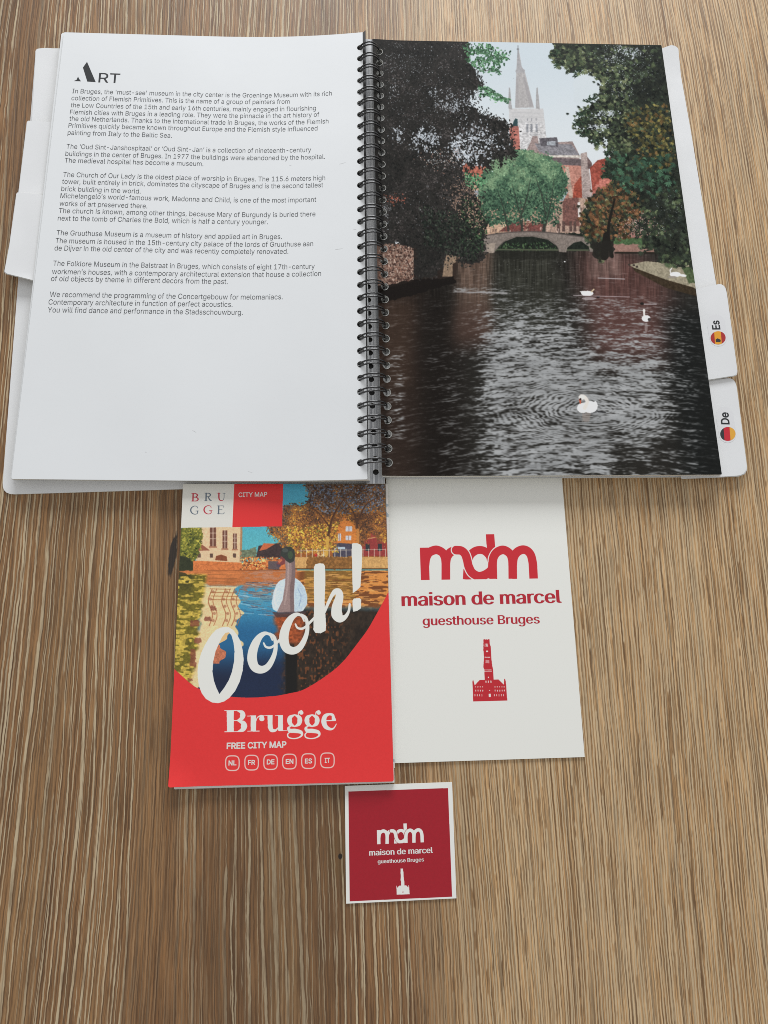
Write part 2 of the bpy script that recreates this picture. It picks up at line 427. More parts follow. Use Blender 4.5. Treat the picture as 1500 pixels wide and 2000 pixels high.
# ================================================================== printed picture 1: the canal photograph on the right-hand page
PAGE_R = [(727, 78), (1292, 88), (1410, 927), (746, 930)]
def paint_canal():
    c = Canvas(PAGE_R, 1100, 1400, (196, 206, 212))
    X, Y = c.X, c.Y
    c.img[:] = np.array((190, 203, 211))[None, None]+(sstep(80, 320, Y)*1.0)[..., None]*np.array((16, 10, 6))
    # church
    st = (192, 190, 190); sp = (168, 164, 163)
    c.poly([(994, 212), (1061, 212), (1067, 268), (1070, 300), (996, 300)], st, tex=0.06)
    c.poly([(1006, 211), (1008.5, 138), (1011.2, 92), (1012.4, 92), (1019, 130), (1025, 140), (1034, 175), (1043, 210)], sp, tex=0.12, tscale=2)
    c.poly([(1006.5, 139), (1009, 134), (1011, 112), (1013.5, 112), (1020, 133), (1025.5, 137), (1024, 142), (1008, 142)], (160, 158, 160), tex=0.1)
    c.poly([(1021, 150), (1025, 150), (1042, 208), (1034, 208)], (150, 146, 148), 0.6)
    c.poly([(1008, 150), (1012, 150), (1013, 210), (1006, 210)], (150, 146, 148), 0.4)
    c.stroke([(1011.7, 89), (1011.7, 112)], 1.6, (130, 132, 138)); c.ell(1011.6, 96, 2.4, 2.0, (128, 130, 134))
    for x, w_ in ((995.5, 4.5), (1049.5, 5)):
        c.poly([(x-w_+2, 212), (x-w_/2, 185), (x-1.5, 171), (x+.5, 171), (x+w_/2, 188), (x+w_, 214)], (160, 158, 158), tex=0.1)
    for x in (1028, 1036, 1046): c.poly([(x, 242), (x+4, 242), (x+4, 258), (x, 258)], (140, 142, 148))
    for x in (1029, 1037, 1046): c.poly([(x, 231), (x+2.5, 231), (x+2.5, 236), (x, 236)], (150, 150, 154))
    for yy_ in (220, 228, 238, 262): c.stroke([(1000, yy_), (1062, yy_+1)], 0.8, (172, 172, 174))
    c.poly([(995, 250), (1013, 248), (1016, 292), (995, 300)], (176, 104, 92), tex=0.12); c.poly([(997, 245), (1012, 245), (1013, 250), (996, 250)], (150, 92, 84))
    c.poly([(1001, 246), (1003, 237), (1007, 231), (1011, 233), (1011, 246)], (52, 78, 82))
    # far houses
    c.poly([(1020, 310), (1036, 278), (1040, 266), (1050, 266), (1052, 280), (1118, 276), (1132, 303), (1132, 332), (1020, 332)], (152, 132, 128), tex=0.06)
    c.poly([(1044, 280), (1116, 282), (1132, 303), (1076, 304), (1053, 296)], (128, 125, 130), tex=0.05)
    c.poly([(1053, 270), (1088, 268), (1091, 287), (1056, 285)], (98, 94, 100)); c.poly([(1068, 276), (1085, 276), (1085, 284), (1068, 284)], (160, 165, 172))
    c.poly([(1072, 303), (1134, 304), (1134, 308), (1070, 307)], (205, 196, 184)); c.poly([(1076, 308), (1150, 312), (1157, 326), (1080, 324)], (104, 92, 94))
    c.poly([(1090, 322), (1140, 324), (1140, 390), (1095, 392)], (182, 122, 106), tex=0.1); c.poly([(1104, 326), (1111, 326), (1120, 390), (1112, 392)], (176, 150, 132))
    c.poly([(1122, 360), (1138, 340), (1140, 388), (1118, 390)], (160, 74, 56), tex=0.1)
    c.poly([(1134, 300), (1146, 297), (1158, 388), (1137, 388)], (164, 146, 140), tex=0.06); c.poly([(1147, 306), (1156, 318), (1156, 330), (1148, 330)], (110, 90, 88))
    c.poly([(1152, 328), (1167, 313), (1200, 305), (1215, 420), (1160, 400)], (158, 74, 60), tex=0.16, tscale=5)
    c.poly([(1157, 386), (1157, 372), (1163, 372), (1163, 360), (1170, 360), (1170, 350), (1182, 348), (1210, 352), (1220, 420), (1160, 400)], (190, 108, 94), tex=0.12)
    c.poly([(1060, 388), (1135, 386), (1200, 400), (1210, 470), (1060, 470)], (172, 140, 122), tex=0.08); c.poly([(1099, 388), (1130, 386), (1132, 442), (1099, 440)], (124, 84, 76), tex=0.08)
    c.poly([(1087, 376), (1110, 374), (1100, 393), (1086, 393)], (150, 168, 170)); c.poly([(1128, 395), (1133, 395), (1134, 424), (1129, 424)], (205, 196, 190))
    for x in (1088, 1098, 1112, 1120): c.poly([(x, 432), (x+5, 432), (x+6, 452), (x, 452)], (96, 74, 68))
    c.poly([(1140, 388), (1150, 388), (1158, 455), (1146, 455)], (196, 170, 150), .7)
    c.poly([(900, 312), (985, 305), (990, 345), (940, 350), (905, 345)], (188, 104, 84), tex=0.1); c.poly([(915, 345), (935, 345), (938, 352), (915, 352)], (150, 70, 60))
    c.poly([(860, 352), (990, 350), (1000, 460), (860, 470)], (190, 152, 124), tex=0.14, tscale=6); c.poly([(925, 372), (945, 372), (945, 384), (925, 384)], (150, 156, 164))
    c.poly([(936, 425), (945, 425), (945, 452), (936, 452)], (60, 66, 60)); c.poly([(945, 420), (955, 420), (956, 455), (946, 455)], (200, 160, 132))
    c.poly([(975, 452), (1000, 432), (1060, 430), (1062, 455)], (122, 72, 66), tex=0.12)
    c.poly([(1000, 400), (1012, 400), (1012, 430), (1000, 430)], (206, 170, 130))
    hm = sstep(225, 250, Y)*sstep(475, 462, Y)*(np.abs(c.img-np.array((204, 212, 216.))).sum(-1) > 30); c.img *= (1+hm*(0.34*(vn(X/2.2, Y/1.6, 33)-.5)+.16*(vn(X/9, Y/7, 34)-.5)))[..., None]
    for k in range(90):
        x = 905+RNG.random()*295; y = 392+RNG.random()*60; c.poly([(x, y), (x+2.2, y), (x+2.2, y+5), (x, y+5)], (84, 66, 62) if k % 3 else (196, 170, 156), .7)
    # mid-green round tree
    T1 = [(948, 330), (965, 305), (1000, 294), (1035, 296), (1070, 305), (1095, 322), (1108, 350), (1104, 380), (1090, 392), (1078, 405), (1075, 430), (1045, 436), (1020, 425), (1000, 436), (975, 430), (955, 440), (938, 400), (935, 360)]
    c.poly(T1, (78, 118, 90), jag=4, jscale=8, seed=5, tex=0.12)
    g1 = [(46, 68, 56), (56, 84, 66), (70, 102, 78), (86, 120, 90), (102, 134, 100), (118, 148, 110)]
    lm1 = lambda x, y: 0.84-0.50*(y-300)/140+1.3*(fbm(x/20, y/14, 31)-0.5)
    c.leaves(T1, 8000, 1.7, g1, 0.55, 0.14, lm1, edge=2.5, seed=11)
    for (x0, y0, x1, y1, w_) in ((1020, 455, 1016, 385, 5), (1018, 420, 1040, 375, 3), (1062, 452, 1068, 370, 6), (1066, 400, 1050, 360, 3), (993, 450, 984, 400, 4)):
        c.stroke([(x0, y0), ((x0+x1)/2+1, (y0+y1)/2), (x1, y1)], [w_, w_*.7, w_*.3], (62, 62, 56))
    c.leaves([(940, 375), (1100, 372), (1090, 440), (1045, 430), (990, 438), (940, 440)], 1500, 1.9, g1[:4], 0.5, 0.2, edge=3, seed=12)
    for (x0, y0, x1, y1) in ((1066, 440, 1082, 350), (1066, 420, 1046, 345), (1018, 440, 1000, 360), (1018, 420, 1036, 350), (990, 440, 972, 372)):
        c.stroke([(x0, y0), ((x0+x1)/2+2, (y0+y1)/2), (x1, y1)], [2.6, 1.8, .6], (58, 66, 56))
    for (gx, gy, n_) in ((1005, 418, 26), (1045, 424, 30), (1086, 398, 18), (965, 420, 20), (1030, 440, 24)):
        for k in range(n_): c.ell(gx+RNG.normal(0, 7), gy+RNG.normal(0, 7), 1.8, 1.1, (176, 140, 116), RNG.random()*3, .85)
    # water
    dark = np.array((54, 52, 48))[None, None]+0*c.img
    def wash(pts, col, soft, a=1.0):
        nonlocal dark
        m = c.field(pts, soft)[..., None]*a; dark = dark*(1-m)+np.array(col, float)*m
    wash([(700, 485), (830, 485), (840, 930), (700, 930)], (66, 52, 45), 14)
    wash([(890, 485), (965, 485), (960, 660), (885, 660)], (128, 100, 84), 8, .8)
    wash([(965, 485), (1085, 485), (1100, 640), (960, 640)], (62, 62, 54), 14)
    wash([(1125, 485), (1230, 485), (1310, 560), (1320, 700), (1160, 700)], (110, 74, 68), 20, .95)
    wash([(1150, 485), (1210, 485), (1215, 540), (1150, 545)], (128, 100, 92), 5, .8)
    wash([(815, 540), (885, 540), (900, 700), (905, 940), (815, 940)], (42, 37, 34), 26)
    wash([(890, 600), (965, 600), (950, 680), (885, 680)], (84, 62, 54), 12, .7)
    wash([(1290, 600), (1440, 600), (1440, 940), (1335, 940)], (40, 42, 41), 18)
    wash([(745, 590), (808, 590), (800, 760), (745, 760)], (82, 62, 50), 10, .6)
    dark *= (1+0.5*(vn(X/2.0, (Y)/26, 77)-.5)*sstep(640, 520, Y))[..., None]
    P = 0.04+0*X
    def prob(pts, v, soft):
        nonlocal P
        m = c.field(pts, soft); P = P*(1-m)+v*m
    prob([(940, 560), (1330, 640), (1340, 930), (925, 930)], 0.40, 26)
    prob([(950, 640), (1060, 610), (1300, 690), (1330, 800), (1290, 930), (955, 930), (935, 780)], 0.60, 22)
    prob([(960, 650), (1080, 660), (1090, 770), (945, 780)], 0.78, 16)
    prob([(1060, 700), (1280, 730), (1300, 830), (1200, 850), (1050, 830)], 0.78, 20)
    prob([(955, 850), (1190, 850), (1190, 930), (1000, 930)], 0.74, 14)
    prob([(1190, 860), (1340, 850), (1420, 930), (1190, 930)], 0.30, 10)
    prob([(1120, 580), (1300, 590), (1310, 690), (1150, 690)], 0.30, 18)
    prob([(830, 680), (935, 680), (930, 930), (860, 930)], 0.16, 10)
    prob([(760, 690), (790, 690), (790, 860), (765, 860)], 0.30, 5)
    prob([(885, 560), (990, 565), (990, 575), (885, 572)], 0.6, 2)
    prob([(1290, 560), (1340, 600), (1380, 930), (1320, 930)], 0.22, 14)
    prob([(1360, 600), (1460, 600), (1460, 940), (1375, 940)], 0.05, 6)
    D = np.maximum(Y-445, 4)
    ry = D**0.60; rx = (X-1040)/(D**0.45)
    ang = (X-1146)**2/2.6e5
    wob = (vn(rx*.5, ry*.4, 40)-.5)*1.2
    n = 0.36*fbm(rx*0.36+3, ry*4.0-ang*18+wob, 41, 2)+0.36*vn(rx*0.9, ry*7.6-ang*18+wob, 45)+0.28*vn(rx*2.6, ry*12.0+wob*2, 48)
    r = np.hypot((X-1146), (Y-800)/0.37)
    ph = r/11.0+2.6*fbm(X/60, Y/17, 57, 2)+.8*vn(X/14, Y/4, 58)
    rw = sstep(300, 90, r)*.46*sstep(.25, .75, vn(X/44, Y/16, 59))
    n = n*(1-rw)+(0.5+0.24*np.sin(2*math.pi*ph))*rw
    n = n+0.10*(vn(X/7, Y/2.2, 60)-.5)
    v = (n-0.5)*2.3+0.5
    m = (sstep(-0.36, 0.44, v-(1-P))*(.25+.75*sstep(.0,.35,P)))[..., None]
    light = np.array((161, 163, 164))[None, None]*(0.80+0.26*fbm(X/40, Y/9, 52)+0.16*(n-.5))[..., None]
    lg = sstep(640, 520, Y)[..., None]; light = light*(1-lg*.35)+dark*(lg*.35)
    wat = dark*(0.9+0.25*(n[..., None]-.5))*(1-m)+light*m
    wm = (sstep(486, 489, Y))[..., None]
    c.img = c.img*(1-wm)+wat*wm
    c.stroke([(889, 570), (930, 571), (990, 573)], 1.6, (150, 146, 146)); c.stroke([(1168, 543), (1220, 545)], 1.3, (176, 170, 172))
    for (x, y) in RNG.random((60, 2))*np.array((180, 60))+np.array((960, 500)): c.ell(x, y, .7, .5, (170, 168, 166), alpha=.6)
    # green bank below the bridge, bridge
    c.poly([(958, 455), (1160, 456), (1175, 491), (955, 490)], (40, 46, 40), jag=2, tex=0.25); c.leaves([(968, 474), (1085, 474), (1090, 489), (966, 489)], 160, 1.8, [(58, 84, 56), (76, 100, 66), (36, 44, 36)], .5, seed=61); c.poly([(966, 491), (1095, 491), (1080, 506), (985, 506)], (38, 38, 34), .55, jag=2)
    c.poly([(962, 486), (1150, 487), (1150, 490), (962, 489)], (84, 90, 70))
    brg = (128, 116, 108)
    c.poly([(935, 463), (980, 456), (1024, 453), (1060, 454), (1100, 458), (1170, 468), (1200, 474), (1200, 493), (1152, 492), (1150, 482), (1135, 471), (1121, 474), (1108, 484), (1106, 493), (1092, 492), (1088, 481), (1070, 468), (1039, 462), (1008, 463), (985, 472), (970, 486), (966, 493), (935, 492)], brg, tex=0.2, tscale=2.2, seed=8)
    c.stroke([(935, 462), (980, 455.5), (1024, 452.5), (1060, 453.5), (1100, 457.5), (1200, 472)], 2.0, (92, 82, 78))
    c.stroke([(966, 491), (985, 471), (1008, 462), (1039, 461), (1070, 467), (1088, 481), (1092, 492)], 1.0, (100, 90, 84))
    for x in range(940, 1160, 9): c.stroke([(x, 450-3*math.exp(-((x-1050)/60)**2)+6), (x, 442+6)], .6, (110, 98, 94))
    c.poly([(950, 476), (968, 474), (964, 494), (952, 494)], (158, 142, 128), tex=.15)
    # quay on the right
    c.poly([(1196, 474), (1296, 474), (1292, 493), (1200, 493)], (150, 112, 100), tex=0.2, tscale=2.5)
    c.poly([(1196, 462), (1300, 466), (1300, 478), (1196, 476)], (76, 104, 66), jag=2, tex=0.3)
    c.poly([(1180, 430), (1320, 430), (1310, 465), (1180, 464)], (160, 110, 100), tex=.15); c.poly([(1274, 440), (1298, 442), (1296, 462), (1276, 462)], (120, 160, 156), tex=.2)
    for x in range(1182, 1300, 6): c.stroke([(x, 456), (x, 466)], .6, (96, 66, 60))
    c.poly([(1200, 492), (1296, 492), (1296, 496), (1200, 495)], (46, 42, 36))
    c.poly([(1228, 517), (1262, 510), (1320, 516), (1400, 520), (1400, 575), (1300, 548), (1240, 524)], (152, 142, 118), tex=0.25, tscale=3)
    c.poly([(1236, 522), (1300, 546), (1356, 562), (1365, 580), (1300, 562), (1240, 530)], (66, 54, 40), tex=0.25)
    c.poly([(1330, 520), (1400, 520), (1400, 560), (1345, 552)], (84, 100, 66), jag=2, tex=.3)
    c.ell(1319, 536, 11, 5, (232, 232, 230)); c.ell(1334, 538, 7, 2.6, (225, 224, 222), .15); c.stroke([(1310, 534), (1309, 528), (1312, 524)], 1.8, (225, 222, 220)); c.ell(1313, 541, 9, 2, (150, 140, 128))
    for (x, y) in ((1229, 517), (1238, 518), (1244, 521)): c.ell(x, y, 2.6, 2, (70, 60, 54))
    # brick wall on the left
    c.poly([(720, 474), (812, 478), (814, 548), (720, 572)], (120, 92, 78), tex=0.1)
    c.leaves([(725, 476), (811, 480), (812, 546), (725, 566)], 2600, 1.6, [(92, 66, 58), (126, 98, 84), (150, 122, 106), (172, 146, 130), (74, 54, 48), (140, 100, 84)], 0.6, seed=21)
    c.poly([(808, 478), (892, 490), (889, 543), (808, 550)], (52, 44, 40), tex=0.2)
    c.poly([(870, 498), (892, 492), (888, 540), (864, 540)], (142, 118, 96), tex=0.22, seed=6); c.poly([(884, 515), (892, 512), (890, 548), (884, 548)], (60, 48, 42))
    c.poly([(720, 565), (812, 546), (888, 541), (890, 552), (812, 575), (720, 600)], (34, 30, 28), .9, jag=2)
    # dark copper beech on the left
    TL_ = [(700, 60), (914, 60), (918, 92), (912, 120), (930, 138), (936, 152), (942, 172), (925, 182), (918, 196), (914, 206), (930, 214), (955, 226), (982, 238), (994, 262), (1004, 290), (1000, 312), (984, 306), (960, 316), (948, 330), (934, 318), (920, 330), (906, 312), (908, 340), (918, 366), (932, 392), (940, 418), (948, 440), (944, 466), (948, 486), (940, 508), (908, 515), (888, 496), (872, 494), (866, 520), (845, 540), (815, 545), (812, 480), (700, 472)]
    c.poly(TL_, (48, 46, 44), jag=7, jscale=9, seed=15, tex=0.14, tscale=12)
    dk = [(34, 35, 34), (44, 44, 42), (52, 51, 48), (62, 58, 56), (74, 68, 66), (96, 90, 88)]
    lmd = lambda x, y: 0.42+1.0*(fbm(x/30, y/26, 61)-0.5)
    c.leaves(TL_, 16000, 1.5, dk, 0.5, 0.16, lmd, edge=6, seed=22)
    sky = [(176, 184, 192), (196, 204, 212), (150, 156, 164)]
    def gaps(cx, cy, rx_, ry_, n_, sz, pal=sky, seed=1):
        """light showing through the leaves: crowded at the middle, thinning out unevenly"""
        def keep(x, y, rg_):
            d = ((x-cx)/rx_)**2+((y-cy)/ry_)**2
            return rg_.random(len(x)) < np.exp(-d*1.6)*(0.25+1.5*(fbm(x/7, y/7, seed, 2) > .5))
        n2 = int(n_*7)
        c.leaves([(cx-2*rx_, cy-2*ry_), (cx+2*rx_, cy-2*ry_), (cx+2*rx_, cy+2*ry_), (cx-2*rx_, cy+2*ry_)], n2, sz*.72, pal, 0.6, seed=seed, keep=keep, alpha=.88)
    c.leaves([(900, 80), (935, 145), (945, 172), (915, 205), (955, 225), (996, 240), (1008, 290), (990, 318), (950, 322), (930, 340), (938, 400), (952, 470), (920, 515), (870, 500), (880, 300)], 1500, 2.0, dk[:4], .45, .2, edge=9, seed=29)
    gaps(928, 280, 34, 28, 640, 2.3, seed=1); gaps(900, 296, 20, 16, 70, 1.8, seed=2); gaps(830, 272, 24, 20, 130, 1.9, seed=3); gaps(777, 264, 12, 14, 50, 1.7, seed=4)
    gaps(885, 200, 36, 20, 130, 1.4, seed=5); gaps(866, 310, 40, 20, 90, 1.3, [(170, 120, 100), (180, 170, 160), (170, 176, 180)], seed=6)
    gaps(850, 130, 90, 60, 130, 1.0, seed=7); gaps(780, 130, 40, 50, 70, 1.0, seed=8); gaps(830, 220, 90, 50, 90, .9, seed=9)
    gaps(770, 390, 16, 8, 40, 1.6, [(170, 90, 70), (150, 84, 66)], seed=10); gaps(900, 390, 26, 40, 170, 1.5, [(176, 140, 118), (160, 128, 110), (120, 96, 84)], seed=11)
    gaps(925, 425, 16, 34, 150, 1.6, [(186, 148, 124), (170, 134, 112)], seed=12); gaps(820, 400, 80, 60, 60, .9, seed=13); gaps(752, 420, 9, 30, 24, 1.2, seed=14)
    gaps(845, 180, 8, 12, 22, 1.4, seed=16); gaps(765, 180, 10, 16, 16, 1.2, seed=17)
    c.leaves([(895, 255), (960, 225), (992, 245), (1004, 285), (1000, 310), (950, 300), (900, 300)], 520, 2.3, dk[:5], .5, edge=3, seed=23)
    gr = [(56, 92, 66), (72, 120, 82), (92, 146, 100), (48, 74, 56), (118, 168, 122)]
    c.leaves([(905, 84), (940, 80), (975, 96), (1000, 110), (984, 120), (970, 134), (948, 140), (925, 132), (910, 116)], 330, 2.5, gr, .5, edge=3, seed=24)
    c.leaves([(935, 165), (952, 170), (975, 185), (995, 198), (975, 198), (950, 190), (934, 184)], 120, 2.4, gr, .5, edge=2, seed=25)
    c.leaves([(905, 335), (935, 345), (950, 352), (935, 372), (912, 360)], 130, 2.2, gr, .5, edge=3, seed=26)
    c.leaves([(905, 380), (935, 400), (950, 430), (945, 480), (925, 505), (900, 470)], 420, 2.0, [(38, 50, 40), (52, 72, 52), (70, 98, 66), (36, 38, 36)], .5, edge=3, seed=27)
    c.leaves([(820, 400), (900, 420), (945, 480), (930, 512), (880, 495), (830, 480)], 900, 2.0, [(36, 42, 38), (46, 54, 46), (38, 38, 37), (60, 70, 58)], .5, edge=3, seed=28)
        # chestnut on the right
    TR_ = [(1089, 70), (1076, 102), (1086, 126), (1100, 122), (1117, 142), (1135, 132), (1146, 136), (1162, 152), (1180, 162), (1165, 185), (1162, 202), (1137, 216), (1125, 241), (1134, 260), (1152, 274), (1172, 278), (1192, 284), (1199, 300), (1184, 312), (1179, 341), (1200, 349), (1183, 367), (1154, 388), (1134, 427), (1137, 452), (1146, 468), (1160, 492), (1176, 508), (1190, 484), (1200, 464), (1236, 456), (1256, 468), (1254, 490), (1272, 484), (1290, 497), (1282, 507), (1300, 514), (1322, 520), (1345, 520), (1370, 545), (1400, 500), (1340, 60)]
    c.poly(TR_, (48, 52, 44), jag=6, jscale=9, seed=19, tex=0.15, tscale=10)
    def lmr(x, y): return 0.30+1.1*(fbm(x/24, y/18, 71)-0.5)+0.18*sstep(1300, 1180, x)
    ch = [(34, 38, 35), (44, 50, 44), (56, 66, 52), (70, 84, 60), (92, 104, 72), (116, 124, 88)]
    for wd_ in ([(1118, 228), (1160, 224), (1200, 228), (1212, 234), (1160, 236)], [(1120, 250), (1165, 246), (1198, 252), (1160, 262), (1140, 262)], [(1120, 146), (1150, 140), (1166, 152), (1172, 190), (1150, 205), (1120, 200)], [(1142, 276), (1180, 268), (1190, 280), (1170, 290)]): c.poly(wd_, (196, 206, 211), jag=3, jscale=4, seed=8)
    c.leaves(TR_, 6000, 1.8, ch[:4], 0.5, 0.15, lmr, edge=3, seed=30); c.leaves(TR_, 2600, 2.9, ch, 0.30, 0.15, lmr, edge=3, seed=31, palm=True)
    c.leaves([(1100, 80), (1076, 102), (1086, 126), (1117, 142), (1146, 136), (1178, 162), (1165, 200), (1127, 214), (1118, 241), (1132, 262), (1185, 286), (1200, 310), (1250, 250), (1230, 120)], 700, 2.8, ch, .3, .2, edge=5, seed=35, palm=True)
    c.leaves([(1225, 215), (1300, 205), (1325, 320), (1240, 330)], 330, 2.5, [(70, 68, 44), (96, 90, 52), (128, 118, 62), (110, 86, 50), (60, 66, 46)], .3, seed=32, palm=True, edge=8)
    c.leaves([(1160, 375), (1230, 345), (1250, 420), (1210, 465), (1150, 460), (1135, 425)], 520, 2.6, [(84, 58, 42), (112, 76, 50), (132, 90, 58), (76, 66, 46), (54, 50, 40), (100, 94, 58)], .3, edge=7, seed=33, palm=True)
    c.leaves([(1190, 300), (1310, 300), (1320, 380), (1230, 370), (1185, 340)], 190, 3.8, [(56, 86, 68), (70, 106, 80), (46, 66, 52), (40, 50, 42)], .28, edge=9, seed=34, palm=True)
    gaps(1225, 100, 22, 12, 70, 1.7, seed=41); gaps(1200, 112, 34, 24, 60, 1.3, seed=42); gaps(1250, 130, 30, 40, 60, .9, seed=43); gaps(1205, 170, 30, 30, 50, 1.1, seed=44)
    gaps(1182, 222, 22, 6, 60, 1.8, seed=45); gaps(1170, 248, 14, 5, 50, 1.8, seed=46); gaps(1300, 410, 30, 60, 60, .8, seed=47); gaps(1245, 440, 36, 20, 110, 1.3, [(180, 120, 110), (190, 160, 150)], seed=48)
    for pts_, w0 in (([(1195, 500), (1188, 450), (1200, 390)], 7), ([(1180, 500), (1184, 460)], 14)): c.stroke(pts_, [w0, w0*.8, w0*.5][:len(pts_)], (40, 38, 34))
    c.poly([(1155, 470), (1200, 470), (1196, 500), (1175, 512), (1160, 498)], (44, 42, 38), .9, jag=4, seed=4)
    for (x0, y0, dx, dy, n_) in ((1092, 100, -16, 6, 9), (1100, 122, -16, 6, 8), (1134, 132, -12, 16, 8), (1165, 190, -20, 8, 9), (1150, 220, -24, 4, 10), (1145, 238, -22, 4, 11), (1150, 258, -22, 2, 10), (1172, 276, -18, 4, 8), (1196, 296, -14, 6, 7), (1190, 340, -16, 4, 7), (930, 120, 60, -8, 12), (935, 138, 45, 2, 9), (930, 100, 50, 14, 11), (945, 172, 48, 26, 12), (985, 240, 14, 10, 6), (1000, 290, 8, 16, 6), (975, 305, 6, 18, 7), (950, 315, 8, 16, 6)):
        gcol = [(44, 62, 48), (58, 80, 58), (36, 44, 36)] if x0 > 1050 else ([(56, 92, 66), (72, 116, 80), (90, 136, 96)] if y0 < 200 else dk[:3])
        c.stroke([(x0, y0), (x0+dx*.5, y0+dy*.5-1), (x0+dx, y0+dy)], .8, (50, 48, 42))
        for k in range(n_*3):
            t = RNG.random(); x = x0+dx*t+RNG.normal(0, 2.4); y = y0+dy*t+RNG.normal(0, 3.0); c.ell(x, y, 2.6+RNG.random()*1.4, 1.0, gcol[k % 3], RNG.normal(0.3, .7))
    # swans
    wh = (236, 236, 236)
    def swan(x, y, k, face=-1):
        c.ell(x+2*k, y+k*9.5, 20*k, 6*k, (60, 60, 62), alpha=.6)
        c.ell(x+6*k, y+k*2, 15*k, 11.5*k, wh); c.ell(x-8*k, y+k*4, 11*k, 10*k, (228, 226, 224)); c.poly([(x+8*k, y-6*k), (x+18*k, y-10*k), (x+22*k, y), (x+10*k, y+8*k)], wh)
        c.stroke([(x-4*k, y+4*k), (x+1*k, y-8*k), (x-4*k, y-17*k), (x-10*k, y-18*k)], [6*k, 6*k, 6*k, 7*k], (224, 214, 204))
        c.ell(x-10*k, y-17*k, 6*k, 5*k, (230, 222, 214)); c.stroke([(x-13*k, y-12*k), (x-12.5*k, y-6*k)], [4*k, 2.5*k], (200, 90, 60)); c.ell(x-12.5*k, y-13.5*k, 2*k, 2*k, (50, 40, 40))
        c.poly([(x-10*k, y+14*k), (x+8*k, y+14*k), (x+4*k, y+32*k), (x-8*k, y+30*k)], (150, 136, 128), .6, jag=2); c.stroke([(x+22*k, y+11*k), (x+36*k, y+12*k)], 2*k, (54, 54, 56))
    swan(1146, 793, 1.0)
    c.ell(1262, 622, 8.5, 6.5, wh); c.stroke([(1259, 622), (1258, 612), (1258, 606)], [4, 3, 4.5], (226, 220, 214)); c.ell(1268, 624, 3, 3, (70, 64, 64)); c.ell(1262, 640, 3, 10, (170, 160, 158), alpha=.5)
    c.ell(1254, 593, 4, 2.5, (44, 40, 38)); c.stroke([(1258, 594), (1282, 594)], 1.2, (190, 186, 190))
    c.ell(1147, 573, 12, 5, wh); c.poly([(1132, 569), (1142, 568), (1140, 576)], wh); c.stroke([(1155, 570), (1160, 565)], 2, (214, 190, 150)); c.ell(1168, 580, 3.4, 2.2, (50, 40, 40)); c.ell(1150, 583, 14, 3, (190, 180, 184), alpha=.6)
    c.stroke([(1120, 577), (1230, 580)], 0.9, (186, 172, 176))
    c.ell(1103, 511, 1.6, 1.4, (235, 235, 235))
    c.img = blur(c.img, 1)*.7+c.img*.3
    g = c.img.mean(-1, keepdims=True); c.img = (g+(c.img-g)*.78); c.img = c.img-15*np.exp(-c.img/45)+10*sstep(60, 190, c.img)
    c.img += (RNG.random(c.img.shape[:2])-0.5)[..., None]*9
    return c.image('canal_photo', 1.10, 0.004)

